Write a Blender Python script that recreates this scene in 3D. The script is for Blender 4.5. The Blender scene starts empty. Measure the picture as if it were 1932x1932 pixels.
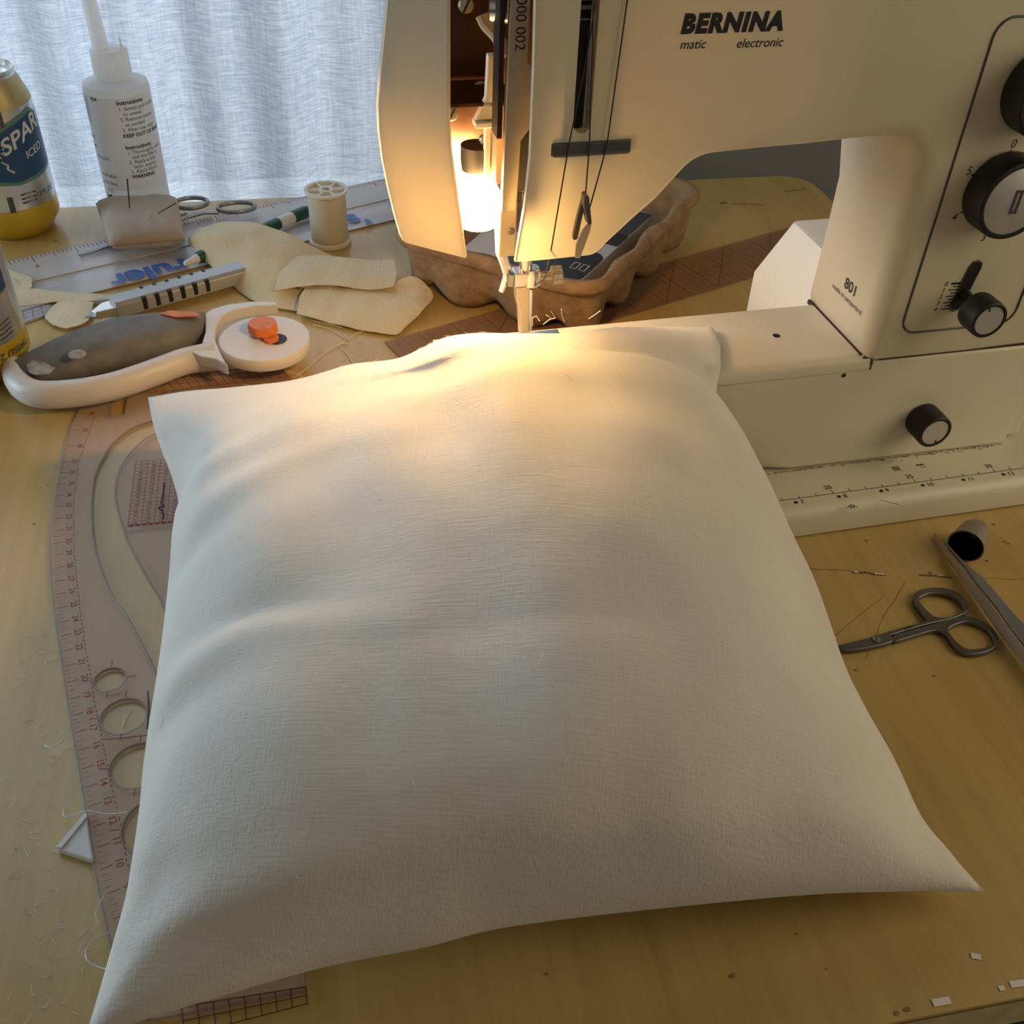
import bpy, bmesh, math, random
from math import sin, cos, pi, radians, sqrt, atan2
from mathutils import Vector, Matrix, noise
from mathutils.geometry import tessellate_polygon

S = bpy.context.scene
COL = S.collection
random.seed(7)

# ------------------------------------------------------------------ camera, world, light, exposure
CAM_H, PITCH, ROLL, FPX = 0.3604, radians(39.907), radians(2.53), 1930.4
cam_d = bpy.data.cameras.new('camera')
cam_d.sensor_width = 36.0
cam_d.lens = FPX / 1932 * 36.0
cam_d.clip_start = 0.01
cam = bpy.data.objects.new('camera', cam_d)
COL.objects.link(cam)
cam.matrix_world = Matrix.Translation((0, 0, CAM_H)) @ Matrix.Rotation(pi / 2 - PITCH, 4, 'X') @ Matrix.Rotation(ROLL, 4, 'Z')
S.camera = cam

ROOM_Z = [(-0.3, 0.04), (0.0, 0.25), (0.35, 0.22), (0.70, 0.06), (1.0, 0.04)]
ROOM_Y = [(-1.0, 1.0), (0.0, 0.75), (1.0, 0.4)]
W = bpy.data.worlds.new('world')
S.world = W
W.use_nodes = True
wn = W.node_tree
wtc = wn.nodes.new('ShaderNodeTexCoord')
wsp = wn.nodes.new('ShaderNodeSeparateXYZ')
wn.links.new(wtc.outputs['Generated'], wsp.inputs[0])


def wramp(sock, stops):
    mr = wn.nodes.new('ShaderNodeMapRange')
    mr.inputs[1].default_value, mr.inputs[2].default_value = -1, 1
    wn.links.new(wsp.outputs[sock], mr.inputs[0])
    r = wn.nodes.new('ShaderNodeValToRGB')
    e = r.color_ramp.elements
    while len(e) < len(stops):
        e.new(0.5)
    for k, (p, v) in enumerate(stops):
        e[k].position = (p + 1) / 2
        e[k].color = (v, v, v, 1)
    wn.links.new(mr.outputs[0], r.inputs[0])
    return r


# the dim room behind the camera: lit walls round about, dark ceiling above
wz = wramp('Z', ROOM_Z)
wy = wramp('Y', ROOM_Y)
wm = wn.nodes.new('ShaderNodeMath')
wm.operation = 'MULTIPLY'
wn.links.new(wz.outputs[0], wm.inputs[0])
wn.links.new(wy.outputs[0], wm.inputs[1])
wbg = wn.nodes['Background']
wbg.inputs[0].default_value = (1.0, 0.88, 0.70, 1)
wn.links.new(wm.outputs[0], wbg.inputs[1])

S.view_settings.view_transform = 'Standard'
S.view_settings.look = 'None'
S.view_settings.gamma = 1.0
S.view_settings.exposure = 0.0
S.view_settings.use_curve_mapping = False


def area(name, loc, target, sx, sy, power, color):
    d = bpy.data.lights.new(name, 'AREA')
    d.shape = 'RECTANGLE'
    d.size, d.size_y = sx, sy
    d.energy = power
    d.color = color
    o = bpy.data.objects.new(name, d)
    COL.objects.link(o)
    o.location = loc
    o.rotation_euler = (Vector(target) - Vector(loc)).to_track_quat('-Z', 'Y').to_euler()
    return o


area('window_daylight', (-0.85, 1.40, 0.75), (-0.55, 0.60, 0.1), 1.3, 1.3, 34, (0.72, 0.86, 1.0))
area('side_window_daylight', (-1.5, 0.62, 0.29), (0, 0.38, 0.06), 0.7, 0.60, 17.5, (0.64, 0.84, 1.0))
area('desk_lamp_light', (0.88, 0.31, 0.47), (0.25, 0.38, 0.05), 0.60, 0.60, 3.0, (1.0, 0.83, 0.56))
BULB_STRENGTH = 200.0
BULB_COLOR = (1.0, 0.60, 0.23)

# ------------------------------------------------------------------ where things stand
C0 = Vector((0, 0, CAM_H))


def ray(px, py):
    x, y = (px - 966) / FPX, -(py - 966) / FPX
    x, y = cos(ROLL) * x - sin(ROLL) * y, sin(ROLL) * x + cos(ROLL) * y
    return Vector((x, cos(PITCH) + y * sin(PITCH), -sin(PITCH) + y * cos(PITCH)))


def P(px, py, z=0.0):
    r = ray(px, py)
    return C0 + r * ((z - CAM_H) / r.z)


YAW = radians(15.2)
U = Vector((cos(YAW), sin(YAW), 0))
V = Vector((-sin(YAW), cos(YAW), 0))
O0 = Vector((0.1525, 0.4303, 0)) - 0.1778 * U


def toM(p):
    d = p - O0
    return Vector((d.dot(U), d.dot(V), p.z))


def PB(px, py, b):
    r = ray(px, py)
    t = (b - (C0 - O0).dot(V)) / r.dot(V)
    return toM(C0 + r * t)


def PA(px, py, a):
    r = ray(px, py)
    t = (a - (C0 - O0).dot(U)) / r.dot(U)
    return toM(C0 + r * t)


# ------------------------------------------------------------------ materials
def mat(name, color, rough=0.5, metal=0.0, spec=0.5, bump=0.0, bscale=200, bdist=0.001, var=0.0, vscale=30, coat=0.0, trans=0.0,
        emit=None, estr=0.0, stretch=(1, 1, 1)):
    m = bpy.data.materials.new(name)
    m.use_nodes = True
    nt = m.node_tree
    p = nt.nodes['Principled BSDF']
    p.inputs['Base Color'].default_value = (*color, 1)
    p.inputs['Roughness'].default_value = rough
    p.inputs['Metallic'].default_value = metal
    p.inputs['Specular IOR Level'].default_value = spec
    p.inputs['Coat Weight'].default_value = coat
    if emit:
        p.inputs['Emission Color'].default_value = (*emit, 1)
        p.inputs['Emission Strength'].default_value = estr
    tc = nt.nodes.new('ShaderNodeTexCoord')
    mp = nt.nodes.new('ShaderNodeMapping')
    mp.inputs['Scale'].default_value = stretch
    nt.links.new(tc.outputs['Object'], mp.inputs['Vector'])
    if var > 0:
        n = nt.nodes.new('ShaderNodeTexNoise')
        n.inputs['Scale'].default_value = vscale
        n.inputs['Detail'].default_value = 4
        nt.links.new(mp.outputs[0], n.inputs['Vector'])
        r = nt.nodes.new('ShaderNodeValToRGB')
        r.color_ramp.elements[0].position = 0.3
        r.color_ramp.elements[1].position = 0.7
        r.color_ramp.elements[0].color = (*[c * (1 - var) for c in color], 1)
        r.color_ramp.elements[1].color = (*[min(1, c * (1 + var)) for c in color], 1)
        nt.links.new(n.outputs['Fac'], r.inputs[0])
        nt.links.new(r.outputs[0], p.inputs['Base Color'])
    if bump > 0:
        n = nt.nodes.new('ShaderNodeTexNoise')
        n.inputs['Scale'].default_value = bscale
        n.inputs['Detail'].default_value = 5
        nt.links.new(mp.outputs[0], n.inputs['Vector'])
        b = nt.nodes.new('ShaderNodeBump')
        b.inputs['Strength'].default_value = bump
        b.inputs['Distance'].default_value = bdist
        nt.links.new(n.outputs['Fac'], b.inputs['Height'])
        nt.links.new(b.outputs[0], p.inputs['Normal'])
    if trans > 0:
        t = nt.nodes.new('ShaderNodeBsdfTransparent')
        t.inputs[0].default_value = (0.97, 0.94, 0.93, 1)
        mx = nt.nodes.new('ShaderNodeMixShader')
        mx.inputs[0].default_value = trans
        nt.links.new(p.outputs[0], mx.inputs[1])
        nt.links.new(t.outputs[0], mx.inputs[2])
        nt.links.new(mx.outputs[0], nt.nodes['Material Output'].inputs[0])
    return m


def N(nt, kind, **inp):
    n = nt.nodes.new(kind)
    for k, v in inp.items():
        n.inputs[k.replace('_', ' ')].default_value = v
    return n


def table_material():
    m = mat('yellow_veneer', (0.5, 0.36, 0.13), rough=0.34, spec=0.6, coat=0.12)
    nt = m.node_tree
    L = nt.links.new
    p = nt.nodes['Principled BSDF']
    tc = nt.nodes.new('ShaderNodeTexCoord')
    mp = N(nt, 'ShaderNodeMapping', Scale=(60, 3.2, 1))
    L(tc.outputs['Object'], mp.inputs[0])
    n1 = N(nt, 'ShaderNodeTexNoise', Scale=2.2, Detail=6.0, Roughness=0.62, Distortion=0.4)
    L(mp.outputs[0], n1.inputs['Vector'])
    r1 = nt.nodes.new('ShaderNodeValToRGB')
    r1.color_ramp.elements[0].position, r1.color_ramp.elements[1].position = 0.22, 0.8
    r1.color_ramp.elements[0].color = (0.50, 0.335, 0.105, 1)
    r1.color_ramp.elements[1].color = (0.63, 0.450, 0.165, 1)
    L(n1.outputs['Fac'], r1.inputs[0])
    # worn pale blotches and small dark pits
    n2 = N(nt, 'ShaderNodeTexNoise', Scale=9.0, Detail=4.0)
    L(tc.outputs['Object'], n2.inputs['Vector'])
    mx = nt.nodes.new('ShaderNodeMixRGB')
    mx.blend_type = 'MULTIPLY'
    r2 = nt.nodes.new('ShaderNodeValToRGB')
    r2.color_ramp.elements[0].position, r2.color_ramp.elements[1].position = 0.3, 0.7
    r2.color_ramp.elements[0].color = (0.86, 0.86, 0.84, 1)
    r2.color_ramp.elements[1].color = (1, 1, 1, 1)
    L(n2.outputs['Fac'], r2.inputs[0])
    mx.inputs[0].default_value = 1
    L(r1.outputs[0], mx.inputs[1])
    L(r2.outputs[0], mx.inputs[2])
    vo = N(nt, 'ShaderNodeTexVoronoi', Scale=26.0)
    L(tc.outputs['Object'], vo.inputs['Vector'])
    lt = nt.nodes.new('ShaderNodeMath')
    lt.operation = 'LESS_THAN'
    lt.inputs[1].default_value = 0.032
    L(vo.outputs['Distance'], lt.inputs[0])
    mx2 = nt.nodes.new('ShaderNodeMixRGB')
    mx2.inputs[2].default_value = (0.13, 0.08, 0.03, 1)
    ml = nt.nodes.new('ShaderNodeMath')
    ml.operation = 'MULTIPLY'
    ml.inputs[1].default_value = 0.8
    L(lt.outputs[0], ml.inputs[0])
    L(ml.outputs[0], mx2.inputs[0])
    L(mx.outputs[0], mx2.inputs[1])
    L(mx2.outputs[0], p.inputs['Base Color'])
    b = N(nt, 'ShaderNodeBump', Strength=0.12, Distance=0.0006)
    L(n1.outputs['Fac'], b.inputs['Height'])
    L(b.outputs[0], p.inputs['Normal'])
    return m


def cotton_material(name, c0, c1, weave=1100, bump=0.35, specks=0.035, sheen=0.2):
    m = mat(name, c0, rough=0.92, spec=0.12)
    nt = m.node_tree
    L = nt.links.new
    p = nt.nodes['Principled BSDF']
    p.inputs['Sheen Weight'].default_value = sheen
    tc = nt.nodes.new('ShaderNodeTexCoord')
    n = N(nt, 'ShaderNodeTexNoise', Scale=14.0, Detail=5.0)
    L(tc.outputs['Object'], n.inputs['Vector'])
    r = nt.nodes.new('ShaderNodeValToRGB')
    r.color_ramp.elements[0].position, r.color_ramp.elements[1].position = 0.3, 0.72
    r.color_ramp.elements[0].color = (*c0, 1)
    r.color_ramp.elements[1].color = (*c1, 1)
    L(n.outputs['Fac'], r.inputs[0])
    vo = N(nt, 'ShaderNodeTexVoronoi', Scale=60.0)
    L(tc.outputs['Object'], vo.inputs['Vector'])
    lt = nt.nodes.new('ShaderNodeMath')
    lt.operation = 'LESS_THAN'
    lt.inputs[1].default_value = specks
    L(vo.outputs['Distance'], lt.inputs[0])
    # only some of the cells carry a seed speck
    sep = nt.nodes.new('ShaderNodeSeparateColor')
    L(vo.outputs['Color'], sep.inputs[0])
    g = nt.nodes.new('ShaderNodeMath')
    g.operation = 'GREATER_THAN'
    g.inputs[1].default_value = 0.72
    L(sep.outputs[0], g.inputs[0])
    mu = nt.nodes.new('ShaderNodeMath')
    mu.operation = 'MULTIPLY'
    L(lt.outputs[0], mu.inputs[0])
    L(g.outputs[0], mu.inputs[1])
    mu2 = nt.nodes.new('ShaderNodeMath')
    mu2.operation = 'MULTIPLY'
    mu2.inputs[1].default_value = 0.35
    L(mu.outputs[0], mu2.inputs[0])
    mx = nt.nodes.new('ShaderNodeMixRGB')
    mx.inputs[2].default_value = (0.22, 0.16, 0.10, 1)
    L(mu2.outputs[0], mx.inputs[0])
    L(r.outputs[0], mx.inputs[1])
    L(mx.outputs[0], p.inputs['Base Color'])
    # crossing threads: two stretched noises
    hs = []
    for sc in ((weave, weave * 0.06, weave * 0.4), (weave * 0.06, weave, weave * 0.4)):
        mp = N(nt, 'ShaderNodeMapping', Scale=sc)
        L(tc.outputs['Object'], mp.inputs[0])
        w = N(nt, 'ShaderNodeTexNoise', Scale=1.0, Detail=2.0)
        L(mp.outputs[0], w.inputs['Vector'])
        hs.append(w)
    ad = nt.nodes.new('ShaderNodeMath')
    L(hs[0].outputs['Fac'], ad.inputs[0])
    L(hs[1].outputs['Fac'], ad.inputs[1])
    b = N(nt, 'ShaderNodeBump', Strength=bump, Distance=0.0005)
    L(ad.outputs[0], b.inputs['Height'])
    n3 = N(nt, 'ShaderNodeTexNoise', Scale=70.0, Detail=3.0)
    L(tc.outputs['Object'], n3.inputs['Vector'])
    b2 = N(nt, 'ShaderNodeBump', Strength=0.22, Distance=0.002)
    L(n3.outputs['Fac'], b2.inputs['Height'])
    L(b.outputs[0], b2.inputs['Normal'])
    L(b2.outputs[0], p.inputs['Normal'])
    return m


def curtain_material():
    m = bpy.data.materials.new('thin_curtain_linen')
    m.use_nodes = True
    nt = m.node_tree
    L = nt.links.new
    nt.nodes.remove(nt.nodes['Principled BSDF'])
    out = nt.nodes['Material Output']
    tc = nt.nodes.new('ShaderNodeTexCoord')
    wob = N(nt, 'ShaderNodeTexNoise', Scale=22.0, Detail=2.0)
    L(tc.outputs['Object'], wob.inputs['Vector'])
    vm = nt.nodes.new('ShaderNodeVectorMath')
    vm.operation = 'MULTIPLY'
    vm.inputs[1].default_value = (0, 0, 0.007)
    L(wob.outputs['Color'], vm.inputs[0])
    va = nt.nodes.new('ShaderNodeVectorMath')
    L(tc.outputs['Object'], va.inputs[0])
    L(vm.outputs[0], va.inputs[1])
    mp = N(nt, 'ShaderNodeMapping', Scale=(70, 70, 900))
    L(va.outputs[0], mp.inputs[0])
    n = N(nt, 'ShaderNodeTexNoise', Scale=1.0, Detail=4.0, Roughness=0.65)
    L(mp.outputs[0], n.inputs['Vector'])
    mpv = N(nt, 'ShaderNodeMapping', Scale=(420, 420, 40))
    L(va.outputs[0], mpv.inputs[0])
    nv = N(nt, 'ShaderNodeTexNoise', Scale=1.0, Detail=2.0)
    L(mpv.outputs[0], nv.inputs['Vector'])
    ad = nt.nodes.new('ShaderNodeMath')
    ad.operation = 'MULTIPLY_ADD'
    ad.inputs[1].default_value = 0.35
    L(nv.outputs['Fac'], ad.inputs[0])
    L(n.outputs['Fac'], ad.inputs[2])
    r = nt.nodes.new('ShaderNodeValToRGB')
    r.color_ramp.elements[0].position, r.color_ramp.elements[1].position = 0.5, 0.86
    r.color_ramp.elements[0].color = (0.50, 0.58, 0.69, 1)
    r.color_ramp.elements[1].color = (0.90, 0.95, 1.0, 1)
    L(ad.outputs[0], r.inputs[0])
    tl = nt.nodes.new('ShaderNodeBsdfTranslucent')
    L(r.outputs[0], tl.inputs[0])
    df = nt.nodes.new('ShaderNodeBsdfDiffuse')
    L(r.outputs[0], df.inputs[0])
    tr = nt.nodes.new('ShaderNodeBsdfTransparent')
    m1 = N(nt, 'ShaderNodeMixShader', Fac=0.4)
    L(tl.outputs[0], m1.inputs[1])
    L(df.outputs[0], m1.inputs[2])
    m2 = N(nt, 'ShaderNodeMixShader', Fac=0.10)
    L(m1.outputs[0], m2.inputs[1])
    L(tr.outputs[0], m2.inputs[2])
    L(m2.outputs[0], out.inputs[0])
    return m


def glow_plastic(name, color, fac):
    m = mat(name, color, rough=0.35, spec=0.5)
    nt = m.node_tree
    t = nt.nodes.new('ShaderNodeBsdfTranslucent')
    t.inputs[0].default_value = (*color, 1)
    mx = nt.nodes.new('ShaderNodeMixShader')
    mx.inputs[0].default_value = fac
    nt.links.new(nt.nodes['Principled BSDF'].outputs[0], mx.inputs[1])
    nt.links.new(t.outputs[0], mx.inputs[2])
    nt.links.new(mx.outputs[0], nt.nodes['Material Output'].inputs[0])
    return m


M = {}
M['table'] = table_material()
M['pillow'] = cotton_material('undyed_cotton', (0.72, 0.67, 0.585), (0.81, 0.765, 0.685))
M['muslin'] = cotton_material('cream_muslin', (0.64, 0.54, 0.34), (0.75, 0.645, 0.43), bump=0.8, specks=0.03)
M['pincushion'] = cotton_material('beige_felt', (0.40, 0.32, 0.245), (0.48, 0.395, 0.31), bump=0.5, specks=0.02)
M['curtain'] = curtain_material()
M['wall'] = mat('grey_wall_paint', (0.20, 0.21, 0.22), rough=0.9, spec=0.2, bump=0.1, bscale=90)
M['floor'] = mat('dark_floor', (0.17, 0.17, 0.165), rough=0.8, spec=0.2, var=0.15, vscale=9)
M['wood_edge'] = mat('birch_edge', (0.62, 0.46, 0.24), rough=0.6, var=0.15, vscale=80)
M['window_paint'] = mat('white_window_paint', (0.75, 0.75, 0.73), rough=0.5)
M['cream'] = mat('cream_enamel', (0.71, 0.65, 0.50), rough=0.36, spec=0.42, bump=0.03, bscale=900, bdist=0.0002)
M['cream_thin'] = glow_plastic('cream_plastic', (0.75, 0.67, 0.50), 0.22)
M['cream_cover'] = glow_plastic('cream_cover_plastic', (0.73, 0.66, 0.50), 0.30)
M['cream_light'] = mat('white_enamel', (0.80, 0.75, 0.64), rough=0.35, spec=0.45, bump=0.03, bscale=900, bdist=0.0002)
M['cream_grey'] = mat('grey_enamel', (0.40, 0.40, 0.39), rough=0.5)
M['seam'] = mat('dark_seam', (0.045, 0.025, 0.018), rough=0.8)
M['black'] = mat('black_plastic', (0.012, 0.012, 0.013), rough=0.5, spec=0.4)
M['ink'] = mat('black_print', (0.012, 0.012, 0.014), rough=0.5)
M['grey_ink'] = mat('grey_print', (0.07, 0.07, 0.07), rough=0.5)
M['red_ink'] = mat('red_print', (0.27, 0.035, 0.05), rough=0.6)
M['maroon_ink'] = mat('maroon_print', (0.15, 0.02, 0.018), rough=0.6)
M['blue_ink'] = mat('blue_print', (0.045, 0.13, 0.42), rough=0.4)
M['steel'] = mat('bright_steel', (0.72, 0.70, 0.66), rough=0.22, metal=1.0, bump=0.05, bscale=400, bdist=0.0003)
M['steel_brushed'] = mat('brushed_steel', (0.50, 0.45, 0.36), rough=0.42, metal=1.0, bump=0.25, bscale=300, bdist=0.0004, stretch=(1, 1, 6))
M['steel_warm'] = mat('lamp_tinted_steel', (0.62, 0.52, 0.36), rough=0.4, metal=0.5)  # steel with the lamp's orange cast put into its colour
M['steel_dark'] = mat('dark_steel', (0.17, 0.165, 0.16), rough=0.4, metal=0.9)
M['steel_grey'] = mat('dull_grey_steel', (0.27, 0.29, 0.31), rough=0.38, metal=0.55)
M['steel_pale'] = mat('pale_polished_steel', (0.44, 0.44, 0.43), rough=0.30, metal=0.0)
M['knob_face'] = mat('silver_knob_face', (0.55, 0.54, 0.52), rough=0.38, metal=0.4)
M['inside'] = mat('brown_lacquered_metal', (0.075, 0.032, 0.016), rough=0.30, metal=0.55, var=0.3, vscale=60, stretch=(1, 1, 0.2))
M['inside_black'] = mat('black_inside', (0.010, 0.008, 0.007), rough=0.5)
M['cable'] = mat('beige_cable', (0.50, 0.42, 0.30), rough=0.5)
M['white_metal'] = mat('white_lamp_shade', (0.85, 0.80, 0.68), rough=0.5)
M['thread_dark'] = mat('grey_thread', (0.035, 0.033, 0.032), rough=0.8)
M['thread_cream'] = mat('cream_thread', (0.80, 0.72, 0.54), rough=0.9)
M['thread_white'] = mat('white_lint', (0.80, 0.77, 0.70), rough=0.9)
M['thread_black'] = mat('black_thread', (0.012, 0.012, 0.014), rough=0.8)
M['pulp'] = mat('brown_pulp', (0.29, 0.185, 0.100), rough=0.95, spec=0.1, bump=0.9, bscale=170, bdist=0.0016, var=0.22, vscale=120)
M['paper'] = mat('white_paper', (0.62, 0.60, 0.58), rough=0.8)
M['clear'] = mat('clear_acrylic', (0.84, 0.66, 0.54), rough=0.22, spec=0.5, trans=0.80)
M['clear_red'] = mat('tinted_acrylic', (0.40, 0.24, 0.16), rough=0.3, spec=0.35, trans=0.72)
M['sleeve'] = mat('clear_sleeve', (0.72, 0.72, 0.74), rough=0.10, spec=0.6, trans=0.45, bump=0.5, bscale=45, bdist=0.004)
M['white_plastic'] = mat('white_plastic', (0.78, 0.74, 0.70), rough=0.42)
M['frost'] = glow_plastic('frosted_plastic', (0.92, 0.92, 0.91), 0.60)
M['label_white'] = glow_plastic('white_label', (0.92, 0.92, 0.92), 0.55)
M['orange'] = mat('orange_plastic', (0.74, 0.20, 0.045), rough=0.45, var=0.15, vscale=200)
M['grey_rubber'] = mat('grey_rubber_grip', (0.185, 0.178, 0.160), rough=0.62, var=0.18, vscale=90, bump=0.1, bscale=500)
M['scuff'] = mat('pale_scuff', (0.42, 0.39, 0.35), rough=0.8, var=0.3, vscale=200)
M['knife_grey'] = mat('blue_grey_paint', (0.42, 0.44, 0.45), rough=0.4, metal=0.3)
M['green'] = mat('dark_green_plastic', (0.010, 0.085, 0.055), rough=0.35)
M['spool'] = mat('ivory_plastic', (0.70, 0.66, 0.57), rough=0.5)
M['winding'] = mat('cream_winding', (0.62, 0.57, 0.46), rough=0.75, bump=0.9, bscale=1.0, bdist=0.0006, stretch=(60, 60, 2600))
M['aluminium'] = mat('can_aluminium', (0.70, 0.68, 0.66), rough=0.28, metal=0.85)
M['can_yellow'] = mat('can_yellow', (0.62, 0.44, 0.045), rough=0.35, metal=0.35)
M['can_gold'] = mat('can_gold', (0.47, 0.38, 0.16), rough=0.38, metal=0.45)
M['can_blue'] = mat('can_blue', (0.022, 0.075, 0.19), rough=0.4, metal=0.2)
M['can_green'] = mat('can_green_border', (0.10, 0.25, 0.20), rough=0.4)
M['can_white'] = mat('can_white', (0.66, 0.66, 0.65), rough=0.4)
M['can_orange'] = mat('can_orange_mark', (0.65, 0.25, 0.08), rough=0.4)
M['thimble'] = mat('thimble_metal', (0.30, 0.25, 0.20), rough=0.45, metal=0.5, bump=1.0, bscale=900, bdist=0.0008)
M['thimble_in'] = mat('thimble_inside', (0.045, 0.028, 0.02), rough=0.3, metal=0.7)
M['chalk'] = mat('white_chalk', (0.80, 0.77, 0.71), rough=0.8)
M['screen'] = mat('black_screen', (0.014, 0.014, 0.016), rough=0.25)
M['digit'] = mat('pale_digits', (0.42, 0.43, 0.44), rough=0.5)
M['bezel'] = mat('grey_bezel', (0.42, 0.42, 0.43), rough=0.4)
M['gouge'] = mat('dark_gouge', (0.26, 0.16, 0.075), rough=0.9)
M['gouge_pale'] = mat('pale_gouge', (0.60, 0.47, 0.32), rough=0.9)
M['bulb'] = mat('lit_bulb', (1, 0.9, 0.7), rough=0.5, emit=BULB_COLOR, estr=BULB_STRENGTH)
M['glass'] = mat('window_glass', (0.8, 0.85, 0.9), rough=0.05, trans=0.92)
M['dust'] = mat('grey_dust', (0.27, 0.21, 0.14), rough=1.0)


# ------------------------------------------------------------------ mesh helpers
class MB:
    def __init__(s):
        s.v, s.f = [], []

    def add(s, verts, faces, mtx=None):
        o = len(s.v)
        s.v += [tuple(mtx @ Vector(v)) if mtx is not None else tuple(v) for v in verts]
        s.f += [tuple(i + o for i in f) for f in faces]
        return s

    def box(s, lo, hi, mtx=None):
        x0, y0, z0 = lo
        x1, y1, z1 = hi
        return s.add([(x0, y0, z0), (x1, y0, z0), (x1, y1, z0), (x0, y1, z0), (x0, y0, z1), (x1, y0, z1), (x1, y1, z1), (x0, y1, z1)],
                     [(3, 2, 1, 0), (4, 5, 6, 7), (0, 1, 5, 4), (1, 2, 6, 5), (2, 3, 7, 6), (3, 0, 4, 7)], mtx)

    def rings(s, rings, close=True, cap0=True, cap1=True):
        n = len(rings[0])
        o = len(s.v)
        for r in rings:
            s.v += [tuple(p) for p in r]
        m = n if close else n - 1
        for k in range(len(rings) - 1):
            for i in range(m):
                j = (i + 1) % n
                s.f.append((o + k * n + i, o + k * n + j, o + (k + 1) * n + j, o + (k + 1) * n + i))
        if cap0:
            s.f.append(tuple(o + i for i in reversed(range(n))))
        if cap1:
            q = o + (len(rings) - 1) * n
            s.f.append(tuple(q + i for i in range(n)))
        return s

    def tube(s, pts, rad, seg=8, flat=1.0, cap=True, closed=False):
        """sweep of a circle along pts; rad a number or one per point; flat scales the up direction"""
        pts = [Vector(p) for p in pts]
        n = len(pts)
        rs = rad if isinstance(rad, (list, tuple)) else [rad] * n
        rg = []
        prev = None
        for i, p in enumerate(pts):
            if closed:
                t = pts[(i + 1) % n] - pts[i - 1]
            else:
                t = pts[min(i + 1, n - 1)] - pts[max(i - 1, 0)]
            t.normalize()
            up = Vector((0, 0, 1)) if abs(t.z) < 0.95 else (prev if prev is not None else Vector((0, 1, 0)))
            side = t.cross(up).normalized()
            nrm = side.cross(t).normalized()
            prev = nrm
            rg.append([p + side * (rs[i] * cos(2 * pi * k / seg)) + nrm * (rs[i] * flat * sin(2 * pi * k / seg)) for k in range(seg)])
        if closed:
            rg.append(rg[0])
        return s.rings(rg, True, cap and not closed, cap and not closed)

    def lathe(s, prof, seg=32, mtx=None, cap0=True, cap1=True):
        """profile of (r, z) turned about z"""
        t = MB()
        t.rings([[(r * cos(2 * pi * k / seg), r * sin(2 * pi * k / seg), z) for k in range(seg)] for r, z in prof], True, cap0, cap1)
        return s.add(t.v, t.f, mtx)

    def prism(s, pts, vec):
        """polygon of 3-D points swept along vec"""
        vec = Vector(vec)
        a = [Vector(p) for p in pts]
        n = len(a)
        o = len(s.v)
        s.v += [tuple(p) for p in a] + [tuple(p + vec) for p in a]
        tri = tessellate_polygon([a])
        for t in tri:
            s.f.append(tuple(o + i for i in t))
            s.f.append(tuple(o + n + i for i in reversed(t)))
        for i in range(n):
            j = (i + 1) % n
            s.f.append((o + i, o + j, o + n + j, o + n + i))
        return s

    def build(s, name, m, parent=None, smooth=35, bevel=0.0, bseg=2, recalc=True, kind=None):
        me = bpy.data.meshes.new(name)
        me.from_pydata(s.v, [], s.f)
        if recalc:
            bm = bmesh.new()
            bm.from_mesh(me)
            bmesh.ops.remove_doubles(bm, verts=bm.verts, dist=1e-7)
            bmesh.ops.recalc_face_normals(bm, faces=bm.faces)
            bm.to_mesh(me)
            bm.free()
        me.materials.append(m)
        if smooth:
            me.polygons.foreach_set('use_smooth', [True] * len(me.polygons))
            me.set_sharp_from_angle(angle=radians(smooth))
        me.update()
        o = bpy.data.objects.new(name, me)
        COL.objects.link(o)
        if parent:
            o.parent = parent
        if bevel > 0:
            b = o.modifiers.new('bevel', 'BEVEL')
            b.width = bevel
            b.segments = bseg
            b.limit_method = 'ANGLE'
            b.angle_limit = radians(40)
            b.harden_normals = True
        if kind:
            o['kind'] = kind
        return o


def curve_mesh(outlines, thick, bevel=0.0, res=2):
    """filled flat plate with holes, as verts and faces, z from -thick/2 to thick/2"""
    cu = bpy.data.curves.new('t', 'CURVE')
    cu.dimensions = '2D'
    cu.fill_mode = 'BOTH'
    cu.extrude = max(thick / 2 - bevel, 0)
    cu.bevel_depth = bevel
    cu.bevel_resolution = res
    cu.offset = -bevel
    for pl in outlines:
        sp = cu.splines.new('POLY')
        sp.points.add(len(pl) - 1)
        for i, p in enumerate(pl):
            sp.points[i].co = (p[0], p[1], 0, 1)
        sp.use_cyclic_u = True
    return conv(cu)


def conv(cu):
    ob = bpy.data.objects.new('t', cu)
    me = ob.to_mesh()
    v = [tuple(x.co) for x in me.vertices]
    f = [tuple(p.vertices) for p in me.polygons]
    ob.to_mesh_clear()
    bpy.data.objects.remove(ob)
    bpy.data.curves.remove(cu)
    return v, f


def text_vf(body, size, thick=0.0, bold=0.0, shear=0.0, align='CENTER', space=1.0):
    cu = bpy.data.curves.new('t', 'FONT')
    cu.body = body
    cu.size = size
    cu.align_x = align
    cu.align_y = 'CENTER'
    cu.extrude = thick / 2
    cu.offset = bold
    cu.shear = shear
    cu.space_character = space
    cu.resolution_u = 3
    return conv(cu)


def frame(o, x, y):
    """matrix with origin o, x axis x and y axis near y"""
    x = Vector(x).normalized()
    z = x.cross(Vector(y)).normalized()
    y = z.cross(x)
    m = Matrix((x, y, z)).transposed().to_4x4()
    m.translation = Vector(o)
    return m


def text(name, body, size, mtx, m, parent=None, **k):
    mb = MB()
    v, f = text_vf(body, size, **k)
    mb.add(v, f, mtx)
    return mb.build(name, m, parent, smooth=0, recalc=False)


def empty(name, loc=(0, 0, 0), rz=0.0):
    o = bpy.data.objects.new(name, None)
    COL.objects.link(o)
    o.location = loc
    o.rotation_euler = (0, 0, rz)
    o.empty_display_size = 0.02
    return o


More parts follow.
